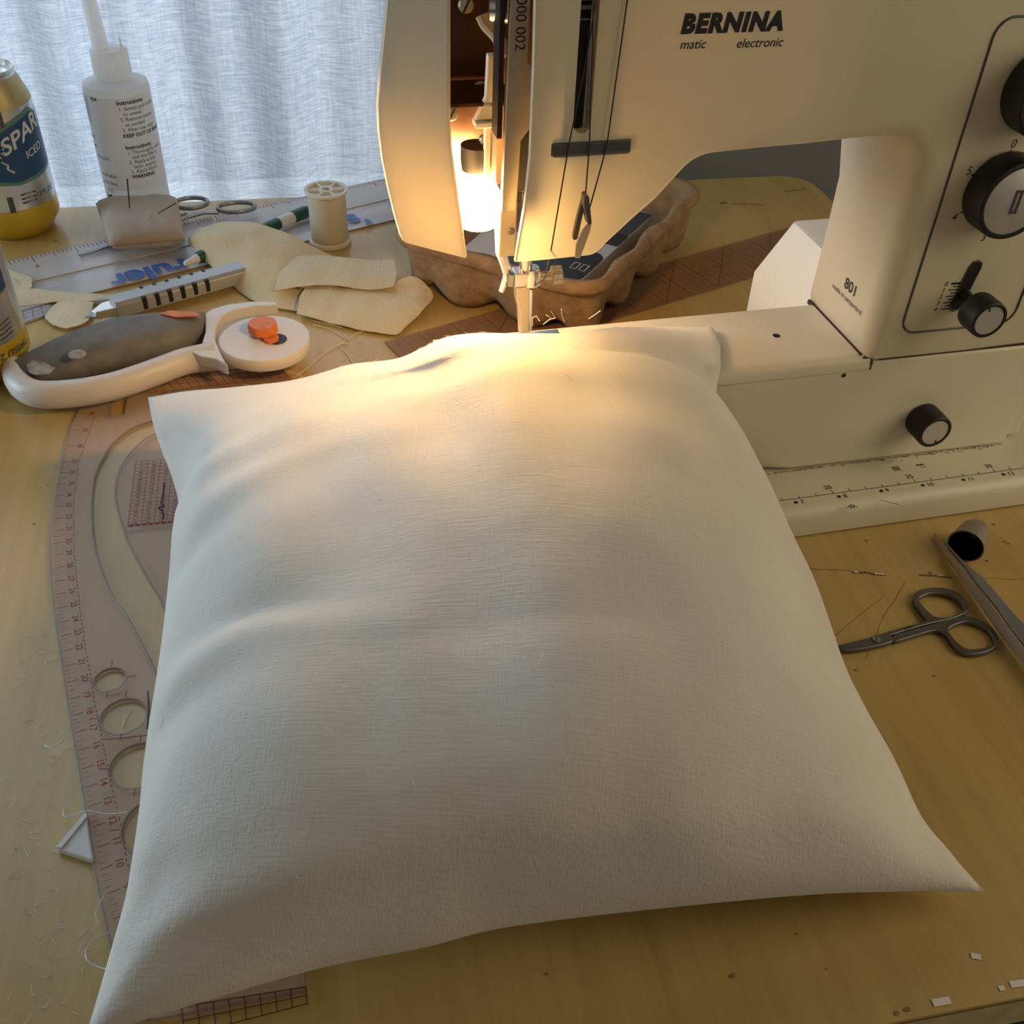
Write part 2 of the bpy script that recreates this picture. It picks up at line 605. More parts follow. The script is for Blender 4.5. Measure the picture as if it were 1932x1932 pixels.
def tag(o, label, cat, group=None, kind=None):
    o['label'] = label
    o['category'] = cat
    if group:
        o['group'] = group
    if kind:
        o['kind'] = kind
    return o


def catmull(pts, n=8, closed=False):
    pts = [Vector(p) for p in pts]
    out = []
    m = len(pts)
    for i in range(m if closed else m - 1):
        p0 = pts[i - 1] if (i > 0 or closed) else pts[0]
        p1, p2 = pts[i], pts[(i + 1) % m]
        p3 = pts[(i + 2) % m] if (i + 2 < m or closed) else pts[-1]
        for k in range(n):
            t = k / n
            out.append(0.5 * ((2 * p1) + (p2 - p0) * t + (2 * p0 - 5 * p1 + 4 * p2 - p3) * t * t + (3 * p1 - p0 - 3 * p2 + p3) * t ** 3))
    if not closed:
        out.append(pts[-1])
    return out


def resample(pts, n):
    d = [0.0]
    for i in range(1, len(pts)):
        d.append(d[-1] + (pts[i] - pts[i - 1]).length)
    out, j = [], 0
    for k in range(n + 1):
        t = d[-1] * k / n
        while j < len(d) - 2 and d[j + 1] < t:
            j += 1
        w = (t - d[j]) / max(d[j + 1] - d[j], 1e-12)
        out.append(pts[j].lerp(pts[j + 1], min(max(w, 0), 1)))
    return out


def coons(c0, c1, d0, d1, nu, nv):
    """near edge c0, far edge c1 (along u), left d0, right d1 (along v)"""
    g = []
    for j in range(nv + 1):
        v = j / nv
        row = []
        for i in range(nu + 1):
            u = i / nu
            a = c0[i] * (1 - v) + c1[i] * v
            b = d0[j] * (1 - u) + d1[j] * u
            c = c0[0] * (1 - u) * (1 - v) + c0[-1] * u * (1 - v) + c1[0] * (1 - u) * v + c1[-1] * u * v
            row.append(a + b - c)
        g.append(row)
    return g


def clip01(x):
    return min(max(x, 0.0), 1.0)


def sstep(a, b, x):
    t = clip01((x - a) / (b - a))
    return t * t * (3 - 2 * t)


def strip(mb, pts, w, z):
    """thin flat printed line through 2-D points"""
    pts = [Vector((p[0], p[1], 0)) for p in pts]
    for a, b in zip(pts[:-1], pts[1:]):
        t = (b - a)
        if t.length < 1e-9:
            continue
        t.normalize()
        n = Vector((-t.y, t.x, 0)) * (w / 2)
        e = t * (w * 0.2)
        q = [a - n - e, b - n + e, b + n + e, a + n - e]
        mb.add([(p.x, p.y, z) for p in q], [(0, 1, 2, 3)])
    return mb


# ------------------------------------------------------------------ room shell (frame along the table's back edge)
TY = radians(12.5)
TC = Vector((0.258, 0.938, 0))          # back right corner of the table
TS = Vector((cos(TY), sin(TY), 0))      # along the back edge
TD = Vector((-sin(TY), cos(TY), 0))     # towards the wall


def T(s, d, z=0.0):
    return TC + TS * s + TD * d + Vector((0, 0, z))


ZF = -0.74
room_m = frame(TC, TS, TD)
fl = MB().box((-2.6, -2.6, ZF - 0.02), (2.0, 0.30, ZF), room_m).build('floor', M['floor'], kind='structure', smooth=0)
WY = 0.10
wl = MB()
x0, x1, xa, xb, za, zb = -2.6, 2.0, -1.45, -0.24, -0.10, 1.25
for lo, hi in (((x0, WY, ZF), (xa, WY + 0.12, 1.8)), ((xb, WY, ZF), (x1, WY + 0.12, 1.8)), ((xa, WY, ZF), (xb, WY + 0.12, za)), ((xa, WY, zb), (xb, WY + 0.12, 1.8))):
    wl.box(lo, hi, room_m)
wl.build('wall_back', M['wall'], kind='structure', smooth=0)
wf = MB()
for lo, hi in (((xa, WY + 0.03, za), (xa + 0.045, WY + 0.08, zb)), ((xb - 0.045, WY + 0.03, za), (xb, WY + 0.08, zb)), ((xa, WY + 0.03, za), (xb, WY + 0.08, za + 0.045)),
               ((xa, WY + 0.03, zb - 0.045), (xb, WY + 0.08, zb)), (((xa + xb) / 2 - 0.02, WY + 0.03, za), ((xa + xb) / 2 + 0.02, WY + 0.08, zb))):
    wf.box(lo, hi, room_m)
win = wf.build('window_1', M['window_paint'], kind='structure', smooth=0)
MB().box((xa + 0.04, WY + 0.05, za + 0.04), (xb - 0.04, WY + 0.054, zb - 0.04), room_m).build('window_pane', M['glass'], win, smooth=0)

# curtain: a folded sheet with thickness
cu = MB()
NS, NZ = 420, 40
rows = []


def fold(s, z):
    p = s * 1.0
    y = 0.010 * sin(p * 55 + 1.2 * sin(p * 17)) + 0.006 * sin(p * 113 + 0.7) + 0.004 * sin(p * 31 + z * 2.0)
    y += 0.010 * math.exp(-((p + 0.62) / 0.012) ** 2) + 0.008 * math.exp(-((p + 0.80) / 0.016) ** 2)
    return y


for j in range(NZ + 1):
    z = -0.35 + 1.65 * j / NZ
    rows.append([T(-1.55 + 1.40 * i / NS, 0.045 + fold(-1.55 + 1.40 * i / NS, z), z) for i in range(NS + 1)])
cu.rings(rows, close=False, cap0=False, cap1=False)
cur = cu.build('curtain', M['curtain'], smooth=80)
tag(cur, 'thin pale blue-white curtain with horizontal slubs hanging over the window', 'curtain')
hem = MB()
hem.tube([T(-1.55 + 1.40 * i / 60, 0.045 + fold(-1.55 + 1.40 * i / 60, 1.3), 1.3) for i in range(61)], 0.006, 8)
hem.build('curtain_heading', M['curtain'], cur)
rod = MB()
rod.tube([T(-1.7, 0.06, 1.312), T(-0.08, 0.06, 1.312)], 0.0055, 10)
rod.tube([T(-1.68, 0.06, 1.312), T(-1.68, 0.102, 1.312)], 0.004, 8).tube([T(-0.10, 0.06, 1.312), T(-0.10, 0.102, 1.312)], 0.004, 8)
tag(rod.build('curtain_rod', M['steel_dark']), 'slim dark rod the thin curtain hangs from above the window', 'curtain rod')

# ------------------------------------------------------------------ table
tab = empty('work_table', T(-0.65, -0.3655, ZF), TY)
tag(tab, 'worn yellow wood-veneer table carrying the sewing machine and cushion', 'table')
tw, td = 1.30, 0.731
rr = 0.028
ol = []
for cx, cy, a0 in ((tw / 2 - rr, td / 2 - rr, 0), (-tw / 2 + rr, td / 2 - rr, 90), (-tw / 2 + rr, -td / 2 + rr, 180), (tw / 2 - rr, -td / 2 + rr, 270)):
    for k in range(7):
        a = radians(a0 + 15 * k)
        ol.append((cx + rr * cos(a), cy + rr * sin(a)))
h0 = -ZF
MB().prism([(x, y, h0 - 0.022) for x, y in ol], (0, 0, 0.022)).build('table_top', M['table'], tab, smooth=0, bevel=0.0012)
e = MB()
e.rings([[(x * 1.0005, y * 1.0008, z) for x, y in ol] for z in (h0 - 0.0215, h0 - 0.0022)], True, False, False)
e.build('edge_band', M['wood_edge'], tab)
for sx in (-1, 1):
    for sy in (-1, 1):
        MB().lathe([(0.017, 0), (0.02, 0.01), (0.022, h0 - 0.022)], 16, Matrix.Translation((sx * (tw / 2 - 0.08), sy * (td / 2 - 0.08), 0))).build('table_leg', M['steel_dark'], tab)
# gouges, scratches and paint flecks on the veneer
inv = Matrix.Translation(tab.location) @ Matrix.Rotation(TY, 4, 'Z')
inv = inv.inverted()


def tl(px, py):
    q = inv @ P(px, py)
    return (q.x, q.y)


g = MB()
hz = h0 + 0.00025
rnd = random.Random(3)
for a, b, w in (((1505, 1072), (1610, 1078), 0.0005), ((1610, 1080), (1670, 1084), 0.0022), ((1733, 1086), (1795, 1088), 0.0018), ((1800, 1090), (1932, 1093), 0.0004),
                ((1708, 1098), (1667, 1165), 0.0005), ((1667, 1165), (1632, 1245), 0.0003), ((1667, 1125), (1575, 1200), 0.0003)):
    pts = []
    for k in range(9):
        t = k / 8
        pts.append(tl(a[0] + (b[0] - a[0]) * t + rnd.uniform(-2, 2), a[1] + (b[1] - a[1]) * t + rnd.uniform(-1.5, 1.5)))
    strip(g, pts, w * 0.6, hz)
for px, py, r in ((1382, 1842, 0.0016), (1031, 1838, 0.0009), (1712, 1905, 0.0016), (1692, 1912, 0.0011), (1896, 1022, 0.0011), (1902, 1026, 0.0010), (1890, 1015, 0.0006), (1862, 1058, 0.0012),
                  (1762, 1276, 0.0010), (1616, 1265, 0.0009), (65, 989, 0.0009), (90, 915, 0.0008), (1365, 383, 0.0035), (104, 455, 0.0022), (1405, 388, 0.0016), (1503, 1762, 0.0007), (1560, 1828, 0.0006)):
    x, y = tl(px, py)
    n = 9
    g.add([(x, y, hz)] + [(x + r * rnd.uniform(0.5, 1.2) * cos(2 * pi * k / n), y + r * 0.7 * rnd.uniform(0.5, 1.2) * sin(2 * pi * k / n), hz) for k in range(n)],
          [(0, 1 + k, 1 + (k + 1) % n) for k in range(n)])
strip(g, [tl(1380, 386), tl(1410, 384), tl(1440, 388)], 0.0012, hz)
strip(g, [tl(1480, 362), tl(1520, 357)], 0.0014, hz)
g.build('gouge_marks', M['gouge'], tab, smooth=0)
g = MB()
for a, b, w in (((1612, 1079), (1618, 1080), 0.0010), ((1650, 1083), (1668, 1084), 0.0009), ((1770, 1086), (1780, 1087), 0.0008), ((1834, 1804), (1848, 1806), 0.0022), ((1762, 1893), (1790, 1888), 0.0026),
                ((1886, 1866), (1893, 1864), 0.0016), ((1908, 1858), (1932, 1855), 0.0024), ((1728, 1112), (1730, 1110), 0.0006)):
    strip(g, [tl(*a), tl(*b)], w, hz + 0.0001)
g.build('paint_flecks', M['chalk'], tab, smooth=0)

# ------------------------------------------------------------------ sewing machine
sm = empty('sewing_machine', O0, YAW)
tag(sm, 'cream enamel sewing machine with lit needle lamp standing behind the white cushion', 'sewing machine')
BF = 0.0242
F3 = lambda px, py: (PB(px, py, BF).x, PB(px, py, BF).z)


def shell(outline, radii, depths, holes=(), hole_depth=0.006, nk=6, b0=BF, back=None):
    """casting seen from the front: a face at b0 with rounded edges (radius per point) and walls going back (depth per point)"""
    mb = MB()
    n = len(outline)
    p = [Vector((x, z)) for x, z in outline]
    nrm = []
    for i in range(n):
        t1 = (p[i] - p[i - 1]).normalized()
        t2 = (p[(i + 1) % n] - p[i]).normalized()
        m1, m2 = Vector((-t1.y, t1.x)), Vector((-t2.y, t2.x))
        q = (m1 + m2)
        q = q / max(q.dot(m1), 0.4) if q.length > 1e-6 else m1
        nrm.append(q)
    rg = [[(p[i].x, b0 + depths[i], p[i].y) for i in range(n)]]
    for k in range(nk + 1):
        th = pi / 2 * k / nk
        rg.append([(p[i].x + nrm[i].x * radii[i] * (1 - cos(th)), b0 + radii[i] * (1 - sin(th)), p[i].y + nrm[i].y * radii[i] * (1 - cos(th))) for i in range(n)])
    mb.rings(rg, True, False, False)
    last = [Vector(q) for q in rg[-1]]
    polys = [[Vector((q.x, q.z, 0)) for q in last]] + [[Vector((x, z, 0)) for x, z in h] for h in holes]
    flat = [q for pl in polys for q in pl]
    o = len(mb.v)
    mb.v += [(q.x, b0, q.y) for q in flat]
    for t in tessellate_polygon(polys):
        mb.f.append(tuple(o + i for i in t))
    for h in holes:
        mb.rings([[(x, b0, z) for x, z in h], [(x, b0 + hole_depth, z) for x, z in h]], True, False, False)
    if back:
        a = [Vector((p[i].x, p[i].y, 0)) for i in back]
        o = len(mb.v)
        mb.v += [(p[i].x, b0 + depths[i], p[i].y) for i in back]
        for t in tessellate_polygon([a]):
            mb.f.append(tuple(o + i for i in t))
    return mb


# arm, head plate and column as one casting; outline counter-clockwise seen from the front
out, rad, dep = [], [], []


def op(a, z, r, d):
    out.append((a, z))
    rad.append(r)
    dep.append(d)


SH = 0.0030
for a, z in ((0.0229, 0.1570), (0.035, 0.1570), (0.050, 0.1574)):
    op(a, z, 0.0008, SH)
for k in range(5):                                  # rounded lower corner of the head
    t = k / 4
    op(0.0565 + 0.0075 * t, 0.1575 + 0.0050 * t * t, 0.0009 + 0.0006 * t, SH if k < 4 else 0.085)
op(0.075, 0.1728, 0.0018, 0.085)
op(0.085, 0.1815, 0.0022, 0.085)
for k in range(7):                                  # curve into the arch
    t = k / 6
    an = radians(-48 + 48 * t)
    op(0.1090 - 0.018 * cos(pi / 2 + an) * -1 * 0 - 0.0180 * sin(-an), 0.2000 - 0.0180 * (1 - cos(an)) - 0.0003, 0.0025 + 0.001 * t, 0.085)
op(0.130, 0.2006, 0.0040, 0.085)
op(0.150, 0.2008, 0.0050, 0.085)
op(0.168, 0.2010, 0.0070, 0.085)
op(0.184, 0.2010, 0.0095, 0.075)
for k in range(1, 9):                               # arch corner into the column
    an = radians(90 * k / 8)
    op(0.1935 + 0.0165 * sin(an), 0.1845 + 0.0165 * cos(an), 0.0105, 0.070)
op(0.2105, 0.160, 0.0105, 0.062)
op(0.2108, 0.130, 0.0100, 0.062)
op(0.2112, 0.105, 0.0090, 0.063)
op(0.2116, 0.0915, 0.0080, 0.064)
op(0.2135, 0.0862, 0.0042, 0.064)
op(0.2180, 0.0855, 0.0020, 0.064)
op(0.2700, 0.0855, 0.0016, 0.064)
op(0.3280, 0.0855, 0.0040, 0.064)
op(0.3320, 0.0900, 0.0060, 0.064)
op(0.3320, 0.3000, 0.0060, 0.085)
op(0.3200, 0.3060, 0.0060, 0.085)
op(0.0700, 0.3060, 0.0030, 0.085)
op(0.0266, 0.3060, 0.0008, SH)
op(0.0266, 0.2640, 0.0008, SH)
op(0.0272, 0.2380, 0.0008, SH)
op(0.0274, 0.2030, 0.0008, SH)
op(0.0258, 0.1800, 0.0008, SH)


def stadium(a0, z0, a1, z1, w, n=6):
    """rounded slot between two points in the a-z face"""
    d = Vector((a1 - a0, z1 - z0)).normalized()
    q = Vector((-d.y, d.x)) * (w / 2)
    pts = []
    for k in range(n + 1):
        an = pi * k / n
        pts.append((a1 + q.x * cos(an) + d.x * w / 2 * sin(an), z1 + q.y * cos(an) + d.y * w / 2 * sin(an)))
    for k in range(n + 1):
        an = pi * k / n
        pts.append((a0 - q.x * cos(an) - d.x * w / 2 * sin(an), z0 - q.y * cos(an) - d.y * w / 2 * sin(an)))
    return pts


s0, s1 = F3(1098, 235), F3(1114, 0)
slot = stadium(s0[0], s0[1], s1[0], 0.290, 0.0075)
l0, l1 = F3(1803, 575), F3(1840, 503)
lslot = stadium(l0[0], l0[1], l1[0], l1[1], 0.0068, 4)
bi = [i for i, (a, z) in enumerate(out) if dep[i] > 0.05]
body = shell(out, rad, dep, holes=[list(reversed(slot)), list(reversed(lslot))], back=bi)
body.build('arm_housing', M['cream_thin'], sm, smooth=40, recalc=True)
B2_ = 0.092
dv = MB().box((0.150, BF + 0.0060, 0.2030), (0.1515, BF + 0.085, 0.305))
dv.build('head_partition', M['inside'], sm)
MB().box((0.0, BF + 0.0031, 0.3030), (0.074, B2_ + 0.004, 0.3058)).build('head_top', M['cream'], sm, bevel=0.001)
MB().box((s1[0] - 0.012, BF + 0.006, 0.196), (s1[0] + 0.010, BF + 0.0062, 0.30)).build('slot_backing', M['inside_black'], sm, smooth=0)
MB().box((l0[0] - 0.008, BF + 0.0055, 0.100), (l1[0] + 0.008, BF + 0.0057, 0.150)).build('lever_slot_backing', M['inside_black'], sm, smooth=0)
# take-up lever glimpsed in the slot
tk = MB()
tk.box((s1[0] + 0.0012, BF + 0.001, 0.2135), (s1[0] + 0.0030, BF + 0.005, 0.292))
tk.build('slot_guide_rail', M['steel'], sm, bevel=0.0003)
tk = MB()
for k, (z, h) in enumerate(((0.2585, 0.0016), (0.2615, 0.0010), (0.2545, 0.0008))):
    tk.box((s1[0] - 0.0032, BF + 0.0008 + 0.0004 * k, z), (s1[0] + 0.0012, BF + 0.0045, z + h))
tk.build('take_up_lever', M['steel_dark'], sm, bevel=0.0003)

# thread guide plate, thread clip and the three runs of thread
ga, gb = F3(1040, 283), F3(1190, 275)
zc = (ga[1] + gb[1]) / 2
gp = MB().box((ga[0], BF - 0.0008, zc - 0.0028), (gb[0], BF + 0.002, zc + 0.0028))
gp.build('thread_guide_bar', M['steel_dark'], sm, bevel=0.0007)
MB().box((ga[0] + 0.001, BF - 0.0011, zc - 0.0028), (gb[0] - 0.001, BF - 0.0007, zc - 0.0018)).build('guide_bar_lip', M['steel'], sm, smooth=0)
ca = PB(1104, 372, BF - 0.001)
cb = PB(1092, 478, BF - 0.001)
def leaf(name, px_pts, off, th_, m, parent, bev=0.0004):
    return MB().prism([PB(x, y, BF - off) for x, y in px_pts], (0, th_, 0)).build(name, m, parent, bevel=bev)


clip = leaf('thread_hook', [(1107, 426), (1117, 422), (1115, 434), (1095, 488), (1085, 487), (1087, 462), (1096, 440)], 0.0070, 0.0012, M['steel_warm'], sm)
leaf('hook_edge', [(1102, 371), (1107, 367), (1112, 371), (1117, 421), (1115, 426), (1109, 424), (1102, 390)], 0.0066, 0.0045, M['steel_dark'], clip)
leaf('hook_back_leaf', [(1100, 374), (1104, 378), (1101, 402), (1090, 452), (1082, 454), (1082, 447), (1090, 410)], 0.0030, 0.0026, M['steel_dark'], clip)


def fpt(px, py, off=0.0008):
    return PB(px, py, BF - off)


th = MB()
th.tube([fpt(1135, -60), fpt(1103, 130), fpt(1073, 275, 0.0014), fpt(1040, 470, 0.001), PB(1028, 525, 0.050), PB(1000, 545, 0.057), PB(998, 585, 0.0580)], 0.00032, 5)
th.tube([fpt(1122, -60), fpt(1112, 275, 0.0014), fpt(1104, 378, 0.004)], 0.00032, 5)
th.tube([fpt(1192, -60), fpt(1145, 275, 0.0014), fpt(1112, 395, 0.004)], 0.00032, 5)
th.build('upper_thread', M['thread_dark'], sm)

# face cover, swung open on the left
q0, q1 = Vector((-0.0225, 0.056, 0)), Vector((0.003, 0.036, 0))
dn = Vector((-(q1.y - q0.y), q1.x - q0.x, 0)).normalized()


def PD(px, py):
    r = ray(px, py)
    rm = Vector((r.dot(U), r.dot(V), r.z))
    cm = toM(C0)
    t = (q0 - cm).dot(dn) / rm.dot(dn)
    return cm + rm * t


dpx = [(878, 488), (868, 420), (857, 340), (849, 285), (846, 225), (846, 100), (846, -70)]
dlx = [(738, -70), (729, 40), (720, 130), (715, 200), (717, 250), (723, 300), (734, 355), (747, 410), (758, 448), (764, 459)]
pd = [PD(*p) for p in dpx + dlx]
dm = MB().prism(pd, dn * 0.0022 if dn.y > 0 else dn * -0.0022)
# the cover wraps round the left end
edge = [PD(*p) for p in dlx]
bk = Vector((0.0, 0.007, 0))
dm.rings([[p for p in edge], [p + Vector((-0.0006, 0.004, 0)) for p in edge], [p + bk for p in edge]], close=False, cap0=False, cap1=False)
dm.build('face_cover', M['cream_cover'], sm, smooth=50, bevel=0.0006)

# inside of the head
inn = MB()
B2 = 0.092
inn.box((-0.019, B2, 0.160), (0.068, B2 + 0.002, 0.305))
inn.build('inner_plate', M['inside'], sm)
# machined needle-bar frame with two windows
fo = [PB(*p, 0.040) for p in ((943, 392), (955, 390), (984, 390), (985, 300), (1003, -60), (961, -60), (956, 140), (950, 250))]
fw = 0.040
f0 = PB(947, 390, fw)
f1 = PB(960, -40, fw)
frm = [(f0.x - 0.0004, 0.1745), (f0.x + 0.0060, 0.1745), (f0.x + 0.0068, 0.205), (f0.x + 0.0135, 0.214), (f0.x + 0.0135, 0.300), (f0.x + 0.0015, 0.300), (f0.x + 0.0002, 0.225)]
wa = [(f0.x + 0.0085, 0.236), (f0.x + 0.0125, 0.234), (f0.x + 0.0125, 0.285), (f0.x + 0.0085, 0.285)]
v, f = curve_mesh([frm, wa], 0.004, 0.0004)
fm = MB().add(v, f, Matrix(((1, 0, 0, 0), (0, 0, -1, fw), (0, 1, 0, 0), (0, 0, 0, 1))))
nbf = fm.build('needle_bar_frame', M['steel_brushed'], sm)
sx = PB(972, 55, fw - 0.0022)
text('serial_number', '1 000 002', 0.0060, frame((f0.x + 0.0048, fw - 0.0022, sx.z + 0.004), (0, 0, -1), (1, 0, 0)), M['ink'], nbf, bold=0.0)
ibx = MB().box((f0.x - 0.0025, fw + 0.002, 0.205), (f0.x - 0.0004, fw + 0.012, 0.300)).box((f0.x + 0.0068, fw + 0.006, 0.180), (f0.x + 0.0150, fw + 0.009, 0.212))
ibx.build('frame_side', M['inside_black'], sm)
# white linkage and lamp bracket
lk = MB()
la, lb_ = PB(925, 130, 0.062), PB(925, 205, 0.062)
lk.prism([(a, 0.060, z) for a, z in ((la.x - 0.0015, la.z + 0.006), (la.x + 0.0025, la.z + 0.006), (lb_.x + 0.0040, lb_.z - 0.004), (lb_.x - 0.0072, lb_.z - 0.004), (lb_.x - 0.0025, lb_.z + 0.005))], (0, 0.004, 0))
lc = PB(930, 330, 0.062)
lk.box((lb_.x - 0.0072, 0.058, lb_.z - 0.0070), (lb_.x + 0.0042, 0.066, lb_.z - 0.0045))
lk.box((lb_.x - 0.0025, 0.060, lc.z - 0.012), (lb_.x + 0.0002, 0.064, lb_.z - 0.0045))
lk.box((lb_.x + 0.0010, 0.062, lc.z - 0.012), (lb_.x + 0.0035, 0.066, lb_.z - 0.0065))
lk.build('lamp_bracket', M['white_metal'], sm, bevel=0.0005)
cb_ = MB()
for dx in (0, 0.0042):
    p = [PB(905 + dx * 2000, 30 - dx * 900, 0.070), PB(915 + dx * 2000, 50, 0.068), PB(935 + dx * 2000, 72, 0.064), PB(950 + dx * 1500, 105, 0.060)]
    cb_.tube(catmull(p, 5), 0.0019, 8)
cb_.build('lamp_cable', M['cable'], sm)
kn = MB()
kp = PB(945, 12, 0.055)
kn.lathe([(0.005, -0.004), (0.0062, -0.0035), (0.0062, 0.0035), (0.005, 0.004)], 20, Matrix.Translation(kp) @ Matrix.Rotation(pi / 2, 4, 'Y') @ Matrix.Rotation(0.4, 4, 'X'))
kn.build('tension_wheel', M['steel'], sm)
for px, py, b, r in ((905, 165, 0.086, 0.0032), (850, 213, 0.060, 0.0030), (912, 262, 0.066, 0.0022), (878, 8, 0.084, 0.0034)):
    c = PB(px, py, b)
    sc = MB().lathe([(r, 0), (r, 0.0016), (r * 0.8, 0.0024), (0.0001, 0.0026)], 18, frame(c, (1, 0, 0), (0, 0, 1)))
    so = sc.build('cover_screw', M['steel_brushed'], sm)
    MB().box((-r * 0.9, -r * 0.13, 0.0021), (r * 0.9, r * 0.13, 0.0028), frame(c, (0.5, 0, 1), (-1, 0, 0.5))).build('screw_slot', M['ink'], so, smooth=0)
# lamp: bulb with a flat brown shield put above to stop its upward light
bc = PB(902, 372, 0.066) + Vector((0, 0, -0.003))
bl = MB().lathe([(0.0085, -0.010), (0.0095, -0.004), (0.0095, 0.004), (0.0082, 0.010), (0.0052, 0.0142), (0.0015, 0.0158)], 24, Matrix.Translation((bc.x, bc.y, bc.z)))
bl.build('lamp_bulb', M['bulb'], sm)
sh = MB()
sh.box((-0.018, 0.060, 0.2125), (0.030, 0.091, 0.2140))
sh.build('bulb_shield', M['inside'], sm)
MB().lathe([(0.007, 0.0150), (0.0075, 0.019), (0.0075, 0.026)], 20, Matrix.Translation((bc.x, bc.y + 0.003, bc.z))).build('lamp_socket', M['inside_black'], sm)

# presser bar, foot, needle
FB = 0.060
pz = lambda px, py: PB(px, py, FB)
pb = MB()
p0, p1 = pz(952, 380), pz(952, 478)
pb.box((p0.x - 0.0030, FB - 0.004, p1.z), (p0.x + 0.0052, FB + 0.004, p0.z + 0.002))
pb.build('presser_bar_guide', M['steel_warm'], sm, bevel=0.0008)
pk = MB().box((p0.x - 0.0036, FB - 0.0046, p0.z + 0.0005), (p0.x + 0.0050, FB + 0.003, p0.z + 0.0072))
pk.build('guide_collar', M['steel_dark'], sm, bevel=0.0005)
sc = PB(965, 436, FB - 0.0042)
MB().lathe([(0.0017, 0), (0.0015, 0.0008), (0.0002, 0.0009)], 14, frame(sc, (1, 0, 0), (0, 0, 1))).build('guide_screw', M['steel_dark'], sm)
tb = MB()
ta = pz(948, 440)
for k in range(1):
    tb.tube([Vector((p0.x - 0.0040, FB + 0.001, p0.z)), pz(944, 440), pz(945, 475), pz(953, 500), pz(955, 515)], [0.0016, 0.0026, 0.0026, 0.0022, 0.0016], 8)
tb.build('presser_lift_cord', M['white_metal'], sm)
nb = MB()
na = pz(992, 490)
nb.tube([Vector((na.x, FB, na.z + 0.05)), Vector((na.x, FB, na.z - 0.006))], 0.0032, 14)
nb.build('needle_bar', M['steel'], sm)
nc = MB()
n1 = pz(1000, 520)
nc.box((n1.x - 0.0085, FB - 0.0045, n1.z - 0.0035), (n1.x + 0.0042, FB + 0.004, n1.z + 0.0035))
nc.lathe([(0.0042, -0.0045), (0.0046, 0), (0.004, 0.005)], 16, Matrix.Translation((n1.x + 0.0005, FB - 0.001, n1.z)))
ncl = nc.build('needle_clamp', M['steel'], sm, bevel=0.0006)
ks = MB()
k0, k1 = pz(1022, 517), pz(1056, 514)
ks.tube([Vector((n1.x + 0.003, FB - 0.002, k0.z)), Vector((k1.x - 0.004, FB - 0.002, k0.z))], 0.0021, 12)
seg = 40
ks.rings([[(a, FB - 0.002 + (0.0042 + (0.0003 if k % 2 else 0)) * cos(2 * pi * k / seg), k0.z + (0.0042 + (0.0003 if k % 2 else 0)) * sin(2 * pi * k / seg)) for k in range(seg)] for a in (k1.x - 0.0045, k1.x)])
ks.build('clamp_screw', M['steel_brushed'], sm, smooth=0)
lv = MB()
lv.tube([pz(958, 500), pz(955, 525), pz(946, 550)], [0.0016, 0.0019, 0.0014], 8)
lv.tube([pz(962, 515), pz(968, 528), pz(985, 535), pz(1003, 540)], 0.0012, 8)
lv.build('thread_finger', M['steel'], sm)
MB().lathe([(0.0036, -0.003), (0.0036, 0.003)], 14, Matrix.Translation(pz(966, 524))).build('clamp_pivot', M['steel_dark'], sm)
ft = MB()
fa, fb_ = pz(972, 540), pz(986, 620)
ft.rings([[(a0, FB - 0.004 * w, z), (a1, FB - 0.004 * w, z), (a1, FB + 0.003 * w, z), (a0, FB + 0.003 * w, z)] for a0, a1, z, w in
          ((pz(970, 535).x, pz(996, 535).x, pz(970, 535).z, 1.0), (pz(972, 560).x, pz(996, 560).x, pz(970, 560).z, 1.0), (pz(977, 580).x, pz(996, 580).x, pz(970, 580).z, 1.0),
           (pz(978, 600).x, pz(996, 600).x, pz(970, 600).z, 0.9), (pz(979, 628).x, pz(995, 628).x, pz(979, 628).z + 0.0002, 0.8))])
ft.build('presser_foot', M['steel_warm'], sm, bevel=0.0006)
nd = MB()
nd.tube([Vector((pz(999, 540).x, FB - 0.003, pz(999, 540).z)), Vector((pz(998, 590).x, FB - 0.003, pz(998, 590).z)), Vector((pz(998, 628).x, FB - 0.003, pz(998, 628).z + 0.0005))], [0.0011, 0.0008, 0.0006], 8)
nd.build('needle', M['steel'], sm)

# free arm and lower body
lo_, lr, ld = [], [], []
for a, z, r, d in ((0.1480, 0.0400, 0.0040, 0.062), (0.1510, 0.0300, 0.0100, 0.055), (0.1570, 0.0215, 0.0130, 0.055), (0.1680, 0.0186, 0.0090, 0.06), (0.1850, 0.0184, 0.0030, 0.062), (0.3190, 0.0184, 0.0010, 0.062),
                   (0.3225, 0.0184, 0.0030, 0.062), (0.3225, 0.0845, 0.0020, 0.062), (0.2175, 0.0845, 0.0010, 0.062), (0.2170, 0.0800, 0.0010, 0.062), (-0.0010, 0.0800, 0.0010, 0.062), (-0.0040, 0.0760, 0.0020, 0.062),
                   (-0.0040, 0.0480, 0.0040, 0.062), (0.0010, 0.0420, 0.0040, 0.062)):
    lo_.append((a, z))
    lr.append(r)
    ld.append(d)
shell(lo_, lr, ld, back=list(range(len(lo_)))).build('lower_housing', M['cream'], sm, smooth=40)
MB().box((0.3226, BF + 0.004, 0.0200), (0.3330, BF + 0.062, 0.0848)).build('end_panel', M['cream'], sm, bevel=0.002)
MB().box((0.2225, BF + 0.0014, 0.0840), (0.3215, BF + 0.080, 0.0860)).box((0.2120, BF + 0.0014, 0.0800), (0.2178, BF + 0.0605, 0.0872)).build('seam_shade_slab', M['seam'], sm, smooth=0)  # dark slabs put in the gap to stand in for its shade
